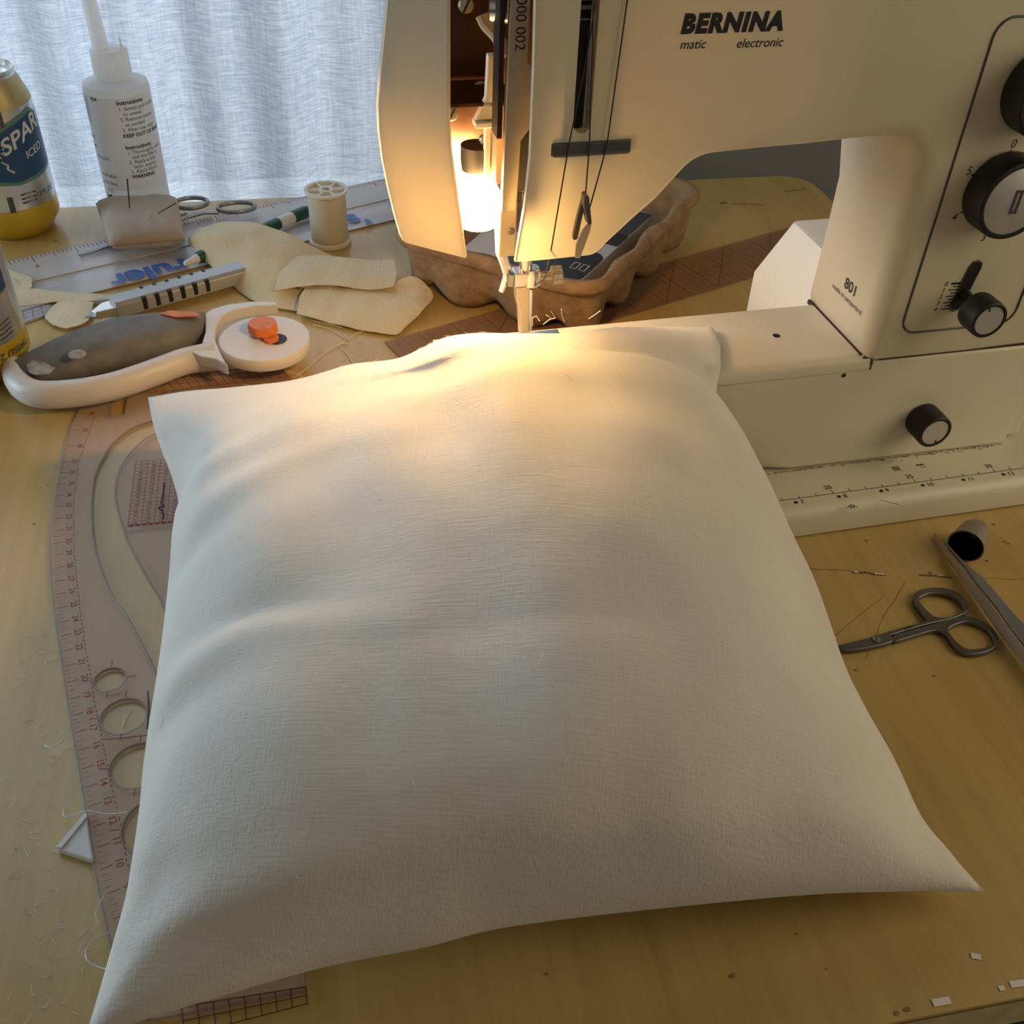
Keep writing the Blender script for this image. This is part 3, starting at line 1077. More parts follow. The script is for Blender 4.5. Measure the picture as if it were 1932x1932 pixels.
# free-arm cover with rounded front edge
cv = MB()
prof = [(BF - 0.0002, 0.0806), (BF - 0.0002, 0.0822)] + [(BF + 0.0055 - 0.0057 * cos(radians(90 * k / 6)), 0.0825 + 0.0057 * sin(radians(90 * k / 6))) for k in range(7)] + [(0.080, 0.0882), (0.083, 0.0872), (0.084, 0.0845), (0.084, 0.0806)]
yl = -0.0042
cv.rings([[(a, b, z) for b, z in prof] for a in (yl, yl + 0.0008, 0.2098, 0.2162)], True, True, True)
c = cv.build('free_arm_cover', M['cream'], sm, smooth=40)
MB().box((0.2104, BF + 0.0030, 0.0860), (0.2119, BF + 0.0630, 0.08835)).box((0.2163, BF - 0.0004, 0.0804), (0.2169, BF + 0.002, 0.0858)).build('seam_line', M['seam'], sm, smooth=0)
hp = P(1465, 633, 0.0884)
hm = toM(hp)
MB().lathe([(0.0022, 0), (0.0021, 0.0002)], 16, Matrix.Translation((hm.x, hm.y, 0.0882))).build('lock_hole', M['inside_black'], c)
MB().lathe([(0.0027, 0), (0.0025, 0.00012)], 16, Matrix.Translation((hm.x, hm.y, 0.0882))).build('hole_rim', M['cream_light'], c)
MB().lathe([(0.0012, 0), (0.0011, 0.0003)], 12, frame((F3(1592, 708)[0], BF - 0.0001, F3(1592, 708)[1]), (1, 0, 0), (0, 0, 1))).build('screw_hole', M['inside_black'], sm)
# needle plate
npl = MB().box((0.010, 0.040, 0.0882), (0.062, 0.080, 0.0886))
npl.build('needle_plate', M['steel'], sm, bevel=0.0002)
# rear motor cover behind the column
rc = MB()
rc.prism([(a, 0.0872, z) for a, z in ((0.2150, 0.0200), (0.2150, 0.0675), (0.2350, 0.0990), (0.2375, 0.1000), (0.3300, 0.1000), (0.3300, 0.0200))], (0, 0.0755, 0))
rc.build('rear_motor_cover', M['cream_light'], sm, bevel=0.0015)
# base plate
bp = MB()
prof = [(-0.0085, 0.0006), (-0.0108, 0.0012), (-0.0108, 0.0120), (-0.0098, 0.0150), (-0.0075, 0.0170), (-0.0050, 0.0180), (-0.0040, 0.0181), (-0.0028, 0.0179), (-0.0015, 0.0180), (0.110, 0.0180), (0.113, 0.0160), (0.113, 0.0006)]
bp.rings([[(a, b, z) for b, z in prof] for a in (-0.060, 0.352)])
bp.build('base_plate', M['cream'], sm, smooth=45)
ft = MB()
for a in (-0.04, 0.33):
    for b in (0.0, 0.1):
        ft.lathe([(0.006, 0.0001), (0.006, 0.0006)], 12, Matrix.Translation((a, b, 0)))
ft.build('rubber_feet', M['black'], sm)
# ruler printed on the base
pr = MB()
zr = 0.01815
b0r = 0.0008
strip(pr, [(0.10, b0r), (0.345, b0r)], 0.0004, zr)
cm20 = toM(P(1568.5, 925.5, 0.018)).x
for c in range(14, 33):
    a = cm20 + (c - 20) * 0.01
    strip(pr, [(a, b0r), (a, b0r + (0.0030 if c % 5 == 0 else 0.0024))], 0.0003, zr)
in7 = 0.1778
for i in range(5, 14):
    a = in7 + (i - 7) * 0.0254
    pr.add([(a - 0.0014 + 0.0011 * cos(k * pi / 5), b0r - 0.0030 + 0.0011 * sin(k * pi / 5), zr) for k in range(10)], [tuple(range(10))])
    v, f = text_vf(str(i), 0.0042)
    pr.add(v, f, Matrix.Translation((a + (0.0022 if i < 10 else 0.0032), b0r - 0.0032, zr)))
for c in (15, 20, 25, 30):
    v, f = text_vf(str(c), 0.0046)
    pr.add(v, f, Matrix.Translation((cm20 + (c - 20) * 0.01 - 0.0008, b0r + 0.0054, zr)))
# pictogram of a woven square and of a zigzag
sy = 0.0145
for k in range(5):
    strip(pr, [(0.2440 + 0.0009 * k, sy - 0.0018), (0.2440 + 0.0009 * k, sy + 0.0018)], 0.00022, zr)
    strip(pr, [(0.2436, sy - 0.0018 + 0.0009 * k), (0.2480, sy - 0.0018 + 0.0009 * k)], 0.00022, zr)
strip(pr, [(0.2586 + 0.0006 * k, sy + (0.0012 if k % 2 else -0.0002)) for k in range(9)], 0.0004, zr)
strip(pr, [(0.2598, sy - 0.0018), (0.2636, sy - 0.0018)], 0.0003, zr)
pr.build('base_ruler_print', M['ink'], sm, smooth=0)
lt_ = MB()
rl = random.Random(8)
for k in range(150):                                  # fluff along the joint of base and housing
    a = rl.uniform(0.17, 0.318)
    b = BF - rl.uniform(0.0, 0.0005 + 0.004 * rl.random() ** 3 * (a > 0.24))
    n = rl.randint(3, 5)
    q = [Vector((a, b, 0.0183))]
    for j in range(n):
        q.append(q[-1] + Vector((rl.uniform(-0.0014, 0.0014), -rl.uniform(-0.0003, 0.0004), 0)))
    lt_.tube(q, 0.00012, 4)
lt_.build('lint_line', M['dust'], sm, kind='stuff')
mk = MB()
mx_ = toM(P(1603, 957, 0.0182))
for dx, dy in ((0, 0), (0.0018, 0.0008), (0.0030, -0.0004), (0.0012, -0.001)):
    strip(mk, [(mx_.x + dx - 0.0012, mx_.y + dy), (mx_.x + dx, mx_.y + dy + 0.0008), (mx_.x + dx + 0.0012, mx_.y + dy)], 0.0007, 0.0183)
m2 = toM(P(1660, 943, 0.0182))
m3 = toM(P(1695, 952, 0.0182))
strip(mk, [(m2.x, m2.y), ((m2.x + m3.x) / 2, (m2.y + m3.y) / 2 - 0.0004), (m3.x, m3.y)], 0.0005, 0.0183)
mk.build('base_scuffs', M['grey_ink'], sm, smooth=0)

# control panel
pn = MB()


def rrect(a0, z0, a1, z1, r, n=6):
    pts = []
    for cx, cz, s in ((a1 - r, z1 - r, 0), (a0 + r, z1 - r, 90), (a0 + r, z0 + r, 180), (a1 - r, z0 + r, 270)):
        for k in range(n + 1):
            an = radians(s + 90 * k / n)
            pts.append((cx + r * cos(an), cz + r * sin(an)))
    return pts


pr_ = rrect(0.2278, 0.1005, 0.2935, 0.2515, 0.0085)
pn.tube([(a, BF - 0.0001, z) for a, z in pr_], 0.0006, 6, closed=True)
pn.build('panel_outline', M['grey_ink'], sm)


def knob(name, a, z, r, depth, face_r, off=0.0, ribs=72, mark=None):
    kb = MB()
    n = ribs * 2

    def ring(rad, b, rib=True):
        return [(a + (rad - (0.00022 if (k % 2 and rib) else 0)) * cos(2 * pi * k / n), b, z + (rad - (0.00022 if (k % 2 and rib) else 0)) * sin(2 * pi * k / n)) for k in range(n)]
    f = BF - off
    kb.rings([ring(r * 0.97, f - 0.0006, False), ring(r, f - 0.0018), ring(r, f - depth + 0.0016), ring(r * 0.975, f - depth + 0.0004, False), ring(r * 0.93, f - depth, False), ring(face_r, f - depth, False), ring(face_r, f - depth + 0.0006, False)], True, True, True)
    o = kb.build(name, M['black'], sm, smooth=25)
    fc = MB().lathe([(face_r * 0.999, 0), (face_r * 0.97, 0.0003), (0.0002, 0.0004)], 40, frame((a, f - depth + 0.0006, z), (1, 0, 0), (0, 0, 1)))
    fo = fc.build('knob_face', M['knob_face'], o)
    if mark is not None:
        an = radians(mark)
        d = Vector((cos(an), sin(an)))
        mb = MB()
        y = f - depth - 0.00005
        p, q = Vector((a, z)) + d * face_r * 0.72, Vector((a, z)) + d * face_r * 1.0
        w = Vector((-d.y, d.x)) * 0.0004
        mb.add([(p.x - w.x, y, p.y - w.y), (q.x - w.x, y, q.y - w.y), (q.x + w.x, y, q.y + w.y), (p.x + w.x, y, p.y + w.y)], [(0, 1, 2, 3)])
        mb.build('pointer_mark', M['ink'], o, smooth=0)
    return o


KZ = (0.2565, 0.1752)
k1_ = knob('stitch_width_knob', KZ[0], KZ[1], 0.0188, 0.0150, 0.0162, mark=62)
sy_ = MB()
for z0_, z1_, a0_, a1_ in ((-0.0056, -0.0045, -0.0012, 0.0012), (0.0045, 0.0056, -0.0012, 0.0012), (-0.0056, 0.0056, -0.0019, -0.0008), (-0.0056, 0.0056, 0.0008, 0.0019)):
    sy_.box((KZ[0] + a0_, BF - 0.0152, KZ[1] + z0_), (KZ[0] + a1_, BF - 0.0148, KZ[1] + z1_))
sy_.build('knob_symbol', M['grey_ink'], k1_, smooth=0)
knob('stitch_length_knob', 0.2590, 0.2215, 0.0188, 0.0150, 0.0162, mark=200)
knob('feed_dog_knob', 0.2585, 0.0445, 0.0098, 0.0150, 0.0078, ribs=40, mark=-70)
kl = knob('needle_position_knob', 0.2585, 0.1178, 0.0097, 0.0130, 0.0078, off=0.0105, ribs=40, mark=110)
st = MB().tube([(0.2585, BF + 0.003, 0.121), (0.2585, BF - 0.006, 0.1195), (0.2585, BF - 0.012, 0.118)], [0.0034, 0.0026, 0.0022], 12)
st.build('lever_stem', M['black'], kl)
MB().prism([(x, BF - 0.00015, z) for x, z in lslot], (0, 0.0001, 0)).build('lever_slot_shade', M['inside_black'], sm, smooth=0)  # black plate on the face stands in for the shade inside the slot
MB().tube([(x, BF - 0.0001, z) for x, z in lslot], 0.0005, 6, closed=True).build('lever_slot_rim', M['grey_ink'], sm)
ps = MB()
FR = lambda a, z: frame((a, BF - 0.00015, z), (1, 0, 0), (0, 0, 1))


def ptext(mb, body, size, a, z, **k):
    v, f = text_vf(body, size, **k)
    mb.add(v, f, FR(a, z))


for lab, px, py in (('0', 1912, 272), ('5', 1828, 323), ('4', 1800, 410), ('3', 1855, 448)):
    a, z = F3(px, py)
    ptext(ps, lab, 0.0056, a, z, shear=0.15)
for p, q in (((1907, 283), (1904, 296)), ((1833, 329), (1843, 336)), ((1818, 399), (1810, 402))):
    a, b = F3(*p), F3(*q)
    w = 0.0004
    ps.add([(a[0] - w, BF - 0.00015, a[1] - w), (b[0] - w, BF - 0.00015, b[1] - w), (b[0] + w, BF - 0.00015, b[1] + w), (a[0] + w, BF - 0.00015, a[1] + w)], [(0, 1, 2, 3)])
for k in range(9):                                   # the small 0 to 4 scale beside the lever
    y = 534 + k * 6.0
    x1_ = 1812 - k * 2.6
    ln = 17 if k % 2 == 0 else 11
    a, b = F3(x1_, y), F3(x1_ - ln, y + ln * 0.07)
    w = 0.0006 if k == 0 else 0.0003
    ps.add([(a[0], BF - 0.00015, a[1] - w), (b[0], BF - 0.00015, b[1] - w), (b[0], BF - 0.00015, b[1] + w), (a[0], BF - 0.00015, a[1] + w)], [(0, 1, 2, 3)])
    if k % 2 == 0:
        c = F3(x1_ - 27, y + 2)
        ptext(ps, str(k // 2), 0.0036, c[0], c[1], shear=0.15)
ps.build('panel_print', M['ink'], sm, smooth=0)
lg = MB()
a0, z0 = F3(1382, 44)
ptext(lg, 'BERNINA', 0.0094, a0, z0, bold=0.00060, shear=0.13, space=1.14)
a0, z0 = F3(1307, 84)
ptext(lg, 'matic', 0.0050, a0, z0, bold=0.00003, shear=0.2)
a0, z0 = F3(1433, 81)
ptext(lg, 'electronic', 0.0050, a0, z0, bold=0.00003, shear=0.2)
lg.build('logo_lettering', M['ink'], sm, smooth=0)
mp = MB()
fr2 = lambda b, z: frame((0.21050, b, z), (0, -1, 0), (0, 0, 1))
v, f = text_vf('801', 0.0086)
mp.add(v, f, frame((0.2106, 0.0510, 0.1142), (0, -1, 0), (0, 0, 1)))
v, f = text_vf('made in switzerland', 0.0039)
mp.add(v, f, frame((0.2107, 0.0520, 0.1072), (0, -1, 0), (0, 0, 1)))
mp.build('model_lettering', M['ink'], sm, smooth=0)

# ------------------------------------------------------------------ cushion being sewn shut
cs = lambda L: resample(catmull([P(*p) for p in L], 8), 120)
NU, NV = 120, 120
near = cs([(160, 1960, .012), (350, 1900, .020), (600, 1828, .023), (800, 1788, .024), (950, 1750, .024), (1200, 1718, .024), (1500, 1690, .021), (1700, 1682, .016), (1858, 1682, .010)])
far = cs([(279, 750, .050), (350, 738, .050), (430, 732, .050), (540, 728, .052), (600, 718, .056), (660, 702, .064), (740, 690, .078), (790, 662, .090), (830, 640, .097), (870, 631, .100), (940, 629, .101), (990, 629, .100),
          (1060, 629, .1005), (1130, 623, .099), (1220, 617, .096), (1300, 617, .0925), (1345, 620, .0905)])
left = cs([(160, 1960, .012), (190, 1860, .016), (210, 1790, .022), (235, 1700, .028), (246, 1640, .032), (262, 1530, .036), (272, 1430, .038), (292, 1300, .040), (306, 1200, .040), (319, 1080, .040), (325, 1000, .040), (337, 955, .040),
           (324, 900, .042), (305, 850, .045), (290, 805, .048), (279, 750, .050)])
right = cs([(1858, 1682, .010), (1800, 1618, .015), (1740, 1552, .020), (1690, 1455, .024), (1640, 1375, .028), (1598, 1290, .031), (1545, 1140, .036), (1498, 1040, .040), (1440, 912, .048), (1390, 812, .060), (1354, 768, .074), (1357, 700, .086), (1358, 650, .0902), (1345, 620, .0905)])
G = coons(near, far, left, right, NU, NV)


def support(p):
    m = toM(p)
    s = 0.0015
    bz = sstep(-0.016, -0.011, m.y) * (1 - sstep(0.115, 0.12, m.y)) * sstep(-0.066, -0.060, m.x)
    s = max(s, 0.0020 + bz * 0.018)
    az = sstep(0.0165, 0.0235, m.y) * (1 - sstep(0.085, 0.092, m.y)) * sstep(-0.017, -0.0085, m.x)
    s = max(s, s + (0.0900 - s) * az)
    return s


def sp(t, p=2.6, q=0.60):
    return max(0.0, 1 - abs(2 * t - 1) ** p) ** q


top, bot = [], []
for j in range(NV + 1):
    v = j / NV
    rt, rb = [], []
    for i in range(NU + 1):
        u = i / NU
        p = G[j][i]
        gz = sp(u) * sp(v)
        edge = min(u, 1 - u, v, 1 - v)
        hgt = 0.058 * gz * (1 - (0.25 + 0.19 * sstep(0.32, 0.5, u)) * sstep(0.70, 0.97, v))
        q = p.copy()
        nz = noise.noise(Vector((p.x * 9, p.y * 9, 0.3))) * 0.0055 + noise.noise(Vector((p.x * 26, p.y * 20, 4.1))) * 0.0028
        # puckers that run in from the seams
        pu = 0.0008 * sin(u * 46 + 2.0 * noise.noise(Vector((u * 5, v * 3, 1)))) * math.exp(-((1 - v) / 0.10) ** 1.2) * (u < 0.85)
        pu += 0.0030 * sin(v * 44 + 3 * noise.noise(Vector((u * 4, v * 6, 7)))) * math.exp(-(u / 0.12) ** 1.1)
        pu += 0.0028 * sin(u * 30 + 1.0) * math.exp(-(v / 0.10) ** 1.2)
        pu -= 0.0050 * math.exp(-((v - 0.735 - 0.16 * u) / 0.012) ** 2) * math.exp(-(u / 0.11) ** 1.5)
        pu += 0.0030 * math.exp(-((v - 0.765 - 0.16 * u) / 0.016) ** 2) * math.exp(-(u / 0.13) ** 1.5)
        pu -= 0.0022 * math.exp(-((v - 0.40 + 0.25 * u) / 0.02) ** 2) * math.exp(-((u - 0.16) / 0.12) ** 2)
        k = sstep(0.0, 0.06, edge)
        q.z += hgt + (nz + pu) * k
        w = support(p)
        if v < 0.3 and 0 < v:
            out_w = 0.016 * sin(pi * min(v / 0.26, 1.0)) ** 0.8 * sin(pi * u) ** 0.7
            q += Vector((0.19, -0.98, 0)) * out_w
        mq = toM(q)
        press = min(1.0, 1.5 * math.exp(-((mq.x - 0.037) ** 2 / 0.024 ** 2 + (mq.y - 0.062) ** 2 / 0.013 ** 2)))
        q.z += 0.0015 * k * sstep(-0.03, 0.02, mq.y) * (1 - sstep(0.025, 0.055, mq.y)) * sstep(-0.07, 0.005, mq.x) * (1 - sstep(0.08, 0.14, mq.x))
        lo = max(w, p.z - 0.035 * gz)
        q.z = q.z * (1 - press) + min(q.z, 0.0972) * press
        if q.z < w + 0.0025 + 0.002 * k:
            q.z = w + 0.0025 + 0.002 * k
        if edge == 0:
            q.z = max(p.z, w + 0.0008)
            rb.append(None)
        else:
            rb.append(Vector((p.x, p.y, min(max(lo, w), q.z - 0.0015))))
        rt.append(q)
    top.append(rt)
    bot.append(rb)
for it in range(40):
    zs = [[p.z for p in r] for r in top]
    for j in range(int(NV * 0.70), NV):
        wgt = sstep(0.70, 0.82, j / NV)
        for i in range(1, NU):
            av = (zs[j][i - 1] + zs[j][i + 1] + zs[j - 1][i] + zs[j + 1][i]) / 4
            zn = zs[j][i] + (av - zs[j][i]) * 0.8 * wgt
            top[j][i].z = max(zn, support(G[j][i]) + 0.0035)
for j in range(1, NV):
    for i in range(1, NU):
        mq = toM(top[j][i])
        press = min(1.0, 1.5 * math.exp(-((mq.x - 0.037) ** 2 / 0.020 ** 2 + (mq.y - 0.062) ** 2 / 0.013 ** 2)))
        top[j][i].z = top[j][i].z * (1 - press) + min(top[j][i].z, 0.0972) * press
        if bot[j][i] is not None:
            bot[j][i].z = min(bot[j][i].z, top[j][i].z - 0.0015)
pm = MB()
idx = {}
for j in range(NV + 1):
    for i in range(NU + 1):
        idx[('t', i, j)] = len(pm.v)
        pm.v.append(tuple(top[j][i]))
for j in range(NV + 1):
    for i in range(NU + 1):
        if bot[j][i] is None:
            idx[('b', i, j)] = idx[('t', i, j)]
        else:
            idx[('b', i, j)] = len(pm.v)
            pm.v.append(tuple(bot[j][i]))
for j in range(NV):
    for i in range(NU):
        pm.f.append((idx[('t', i, j)], idx[('t', i + 1, j)], idx[('t', i + 1, j + 1)], idx[('t', i, j + 1)]))
        pm.f.append((idx[('b', i, j + 1)], idx[('b', i + 1, j + 1)], idx[('b', i + 1, j)], idx[('b', i, j)]))
pil = pm.build('cushion', M['pillow'], smooth=180, recalc=False)
tag(pil, 'plump undyed cotton cushion lying under the needle in front of the sewing machine', 'cushion')
fz = MB()
rf = random.Random(5)
for k in range(330):
    if k < 120:
        i, j = rf.randint(20, 110), int(NV * (1 - rf.random() ** 2 * 0.35))
    elif k < 200:
        i, j = rf.randint(55, 112), int(NV * rf.uniform(0.45, 0.95))
    else:
        i, j = rf.randint(3, NU - 3), rf.randint(6, NV - 3)
    i, j = min(max(i, 1), NU - 1), min(max(j, 1), NV - 1)
    p = top[j][i] + Vector((0, 0, 0.0003))
    an = rf.uniform(0, 2 * pi)
    L = rf.uniform(0.0015, 0.0050)
    bend = rf.uniform(-1.5, 1.5)
    tx = (top[j][min(i + 1, NU)] - top[j][max(i - 1, 0)]).normalized()
    ty = (top[min(j + 1, NV)][i] - top[max(j - 1, 0)][i]).normalized()
    nn = tx.cross(ty).normalized()
    pts = [p]
    for s in range(4):
        an += bend * 0.3
        pts.append(pts[-1] + (tx * cos(an) + ty * sin(an)) * (L / 4) + nn * rf.uniform(0.0, 0.0003))
    fz.tube(pts, 0.00007, 3)
fz.build('lint_fibres', M['thread_white'], pil, kind='stuff')

# ------------------------------------------------------------------ curved pattern ruler, clear with red print
Z1 = 0.0023
fo = catmull([P(190, 713), P(165, 756), P(140, 800), P(125, 850), P(110, 920), P(100, 985), P(97, 1040), P(100, 1100), P(108, 1180), P(120, 1260), P(135, 1360), P(150, 1450), P(163, 1530), P(180, 1640), P(200, 1740),
              P(225, 1850), P(243, 1925)], 6)
outl = [(p.x, p.y) for p in fo] + [(p.x, p.y) for p in (P(300, 1925), P(580, 1873), P(575, 1860), P(540, 1500), P(560, 1000), P(548, 716), P(528, 697))]
cut = catmull([P(*p) for p in ((330, 790), (285, 799), (250, 812), (215, 840), (195, 870), (180, 905), (175, 950), (176, 1000), (182, 1040), (195, 1082), (215, 1130), (244, 1172), (267, 1216), (287, 1254), (297, 1276), (318, 1288))], 5)
cut2 = catmull([P(*p) for p in ((322, 1185), (305, 1132), (280, 1090), (255, 1045), (235, 1000), (223, 960), (219, 935), (222, 905), (232, 880), (255, 850), (285, 826), (330, 810))], 5)
holes = [[(p.x, p.y) for p in cut + cut2]]
holes.append([(P(*p).x, P(*p).y) for p in ((213, 752), (243, 746), (236, 788), (208, 790))])
circ = [(209, 1287, 0.0069), (235, 1356, 0.0097), (262, 1449, 0.0113), (297, 1562, 0.0132)]
for px, py, r in circ:
    c = P(px, py)
    holes.append([(c.x + r * cos(2 * pi * k / 40), c.y + r * sin(2 * pi * k / 40)) for k in range(40)])
v, f = curve_mesh([outl] + holes, 0.0020, 0.0003, 1)
cr = MB().add(v, f, Matrix.Translation((0, 0, 0.0013))).build('curved_ruler', M['clear'], smooth=30)
tag(cr, 'clear acrylic curved pattern ruler with red centimetre marks and round cut-outs', 'ruler')
rim = MB()
for pl in [outl] + holes:
    rim.tube([(x, y, 0.0013) for x, y in pl], 0.00065, 5, closed=True)
rim.build('polished_rim', mat('rim_acrylic', (0.36, 0.31, 0.27), rough=0.25, spec=0.5, trans=0.5), cr)
c1 = [(37, 210, 690), (36, 195, 772), (35, 183, 855), (34, 168, 937), (33, 162, 1018), (32, 160, 1105), (31, 157, 1195), (30, 155, 1285), (29, 157, 1373), (28, 162, 1467), (27, 170, 1563), (26, 176, 1657), (25, 186, 1757), (24, 195, 1863)]
c2 = [(23, 210, 107), (22, 220, 218), (21, 237, 330), (20, 257, 445), (19, 272, 567), (18, 290, 688), (17, 313, 812), (16, 335, 942), (15, 360, 1077), (14, 383, 1213), (13, 410, 1353), (12, 443, 1500), (11, 472, 1647), (10, 490, 1812)]
tk = [(41, 160, 757), (40, 148, 787), (39, 136, 818), (38, 126, 848)] + [(n, 60 + x / 3.865, 700 + y / 3.865) for n, x, y in c1] + [(n, 60 + x / 3.865, 1180 + y / 3.865) for n, x, y in c2] + [(9, 200, 1695), (8, 212, 1742), (7, 225, 1792)]
pts = [(n, P(x, y)) for n, x, y in tk]
mk = MB()
dash = []
ZP = 0.00245
for k, (n, p) in enumerate(pts):
    a = pts[max(k - 1, 0)][1]
    b = pts[min(k + 1, len(pts) - 1)][1]
    t = (b - a).normalized()
    inn = Vector((-t.y, t.x, 0))
    q = p + inn * 0.0008
    strip(mk, [q, q + inn * 0.0046], 0.00034, ZP)
    if k < len(pts) - 1:
        nx = pts[k + 1][1]
        for h, ln in ((0.25, 0.002), (0.5, 0.0030), (0.75, 0.002)):
            r = p.lerp(nx, h) + inn * 0.0008
            strip(mk, [r, r + inn * ln], 0.00018, ZP)
    if k > 0:
        v, f = text_vf(str(n), 0.0042, bold=0.00004)
        mk.add(v, f, frame(p + inn * 0.0080 + Vector((0, 0, ZP)), t, inn))
    dash.append(p + inn * 0.0106)
dash = resample(catmull(dash, 6), 260)
for k in range(0, 260, 2):
    strip(mk, [dash[k], dash[k].lerp(dash[k + 1], 0.9)], 0.0004, ZP)
# crosses at the holes
for px, py, r in circ:
    c = P(px, py)
    for k in range(4):
        an = radians(12 + 90 * k)
        d = Vector((cos(an), sin(an), 0))
        strip(mk, [c + d * (r + 0.0006), c + d * (r + 0.0042)], 0.0004, ZP)
strip(mk, [P(200, 1402), P(290, 1393)], 0.0004, ZP)
mk.build('red_scale', M['red_ink'], cr, smooth=0)
gr = MB()


def quadgrid(mb, A, B, C, D, nu, nv, w, z):
    for i in range(nu + 1):
        t = i / nu
        strip(mb, [A.lerp(B, t), D.lerp(C, t)], w, z)
    for j in range(nv + 1):
        t = j / nv
        strip(mb, [A.lerp(D, t), B.lerp(C, t)], w, z)


qa, qb, qc, qd = P(258, 877), P(420, 866), P(412, 983), P(243, 999)
quadgrid(gr, qa, qb, qc, qd, 7, 18, 0.00028, ZP)
rg_ = random.Random(2)
for i in range(7):
    for j in range(18):
        c = qa.lerp(qb, (i + 0.5) / 7).lerp(qd.lerp(qc, (i + 0.5) / 7), (j + 0.5) / 18)
        d = str(rg_.randint(1, 52))
        v, f = text_vf(d, 0.0023, bold=0.00006)
        gr.add(v, f, frame((c.x, c.y, ZP), (qb - qa), (qa - qd)))
for k in range(14):
    c = qd.lerp(qc, (k + 0.5) / 14)
    gr.box((c.x - 0.0012, c.y - 0.0009, ZP - 0.0001), (c.x + 0.0012, c.y + 0.0009, ZP))
gr.build('size_chart', M['red_ink'], cr, smooth=0)
gr = MB()
quadgrid(gr, P(250, 712), P(530, 699), P(545, 717), P(280, 748), 16, 3, 0.00035, ZP)
quadgrid(gr, P(345, 1905), P(578, 1868), P(581, 1900), P(350, 1960), 8, 2, 0.0004, ZP)
gr.build('red_grid', M['maroon_ink'], cr, smooth=0)
strip_ = MB()
strip(strip_, [P(281, 1311), P(283, 1345), P(280, 1382)], 0.0007, ZP)
strip_.build('black_line', M['ink'], cr, smooth=0)
tn = MB()
tn.prism([P(300, 742, 0.0021), P(530, 697, 0.0021), P(547, 716, 0.0021), P(420, 735, 0.0021), P(300, 760, 0.0021)], (0, 0, 0.00025))
tn.build('amber_tint', M['clear_red'], cr, smooth=0)
bt = MB()
bt.prism([P(340, 1900, 0.0021), P(576, 1862, 0.0021), P(580, 1874, 0.0021), P(400, 1907, 0.0021)], (0, 0, 0.00025))
bt.build('red_tint', M['clear_red'], cr, smooth=0)

bth = MB()
bth.tube(catmull([P(310, 912, .0030), P(307, 938, .0031), P(304, 950, .0033), P(310, 955, .0034), P(299, 958, .0034), (P(306, 964, .0032)), P(309, 972, .0030), P(307, 979, .0029)], 5), 0.00035, 5)
tag(bth.build('black_thread', M['thread_black']), 'short kinked black thread lying on the red size chart', 'thread')

# ------------------------------------------------------------------ straight red-gridded ruler behind the machine
RT = Vector((cos(radians(34.3)), sin(radians(34.3)), 0))
RN = Vector((-RT.y, RT.x, 0))
R0 = Vector((-0.091, 0.6016, 0))
RL, RW = 0.405, 0.0508
rm = frame(R0, RT, RN)
gr_ = MB().box((0, -RW, 0.0003), (RL, 0, 0.0021), rm).build('grid_ruler', M['clear_red'], bevel=0.0003)
tag(gr_, 'straight clear ruler with dark red grid running under the cardboard tray', 'ruler')
gl = MB()
nx = int(RL / 0.003175)
for k in range(nx + 1):
    x = k * 0.003175
    w = 0.0004 if k % 8 == 0 else 0.00022 if k % 2 == 0 else 0.00016
    p0_, p1_ = rm @ Vector((x, -RW, 0)), rm @ Vector((x, 0, 0))
    if k % 2 == 0:
        strip(gl, [p0_, p1_], w, 0.00225)
    else:
        strip(gl, [p1_, rm @ Vector((x, -0.0064, 0))], w, 0.00225)
for k in range(17):
    y = -k * 0.003175
    w = 0.0004 if k % 8 == 0 else 0.0002
    strip(gl, [rm @ Vector((0, y, 0)), rm @ Vector((RL, y, 0))], w, 0.00225)
for k in range(1, 8):
    strip(gl, [rm @ Vector((k * 0.0508, -RW, 0)), rm @ Vector((k * 0.0508 + 0.0508, 0, 0))], 0.0004, 0.00225)
gl.build('red_grid', M['maroon_ink'], gr_, smooth=0)

# ------------------------------------------------------------------ pale ruler and sleeved ruler at the back left
ST = Vector((cos(radians(36)), sin(radians(36)), 0))
SN = Vector((-ST.y, ST.x, 0))


def SP(t, n, z=0.0):
    return ST * t + SN * n + Vector((0, 0, z))


sm_ = frame((0, 0, 0), ST, SN)
ra = MB().box((0.045, 0.745, 0.0003), (0.440, 0.786, 0.0022), sm_).build('pale_ruler', mat('milky_plastic', (0.62, 0.59, 0.57), rough=0.3, trans=0.12), bevel=0.0004)
tag(ra, 'pale milky ruler with red ticks running under the pincushion towards the curtain', 'ruler')
rk = MB()
for k in range(120):
    x = 0.05 + k * 0.0032
    ln = 0.011 if k % 10 == 0 else 0.0075 if k % 5 == 0 else 0.005
    strip(rk, [sm_ @ Vector((x, 0.7855, 0)), sm_ @ Vector((x, 0.7855 - ln, 0))], 0.0005, 0.0024)
for k, d in enumerate(('8', '7', '6', '5')):
    v, f = text_vf(d, 0.008)
    rk.add(v, f, frame(sm_ @ Vector((0.082 + 0.032 * k, 0.7685, 0.0024)), -ST, -SN))
rk.build('red_ticks', M['red_ink'], ra, smooth=0)
sl = MB()
n_t, n_n = 60, 10
rows = []
for j in range(n_n + 1):
    rows.append([])
    for i in range(n_t + 1):
        t, nn_ = 0.075 + 0.355 * i / n_t, 0.7065 + 0.036 * j / n_n
        z = 0.0022 + 0.0008 * (1 + noise.noise(Vector((t * 30, nn_ * 60, 0)))) * sin(pi * j / n_n)
        rows[-1].append(SP(t, nn_, z))
sl.rings(rows, close=False, cap0=False, cap1=False)
sv = sl.build('plastic_sleeve', M['sleeve'], smooth=180, recalc=False)
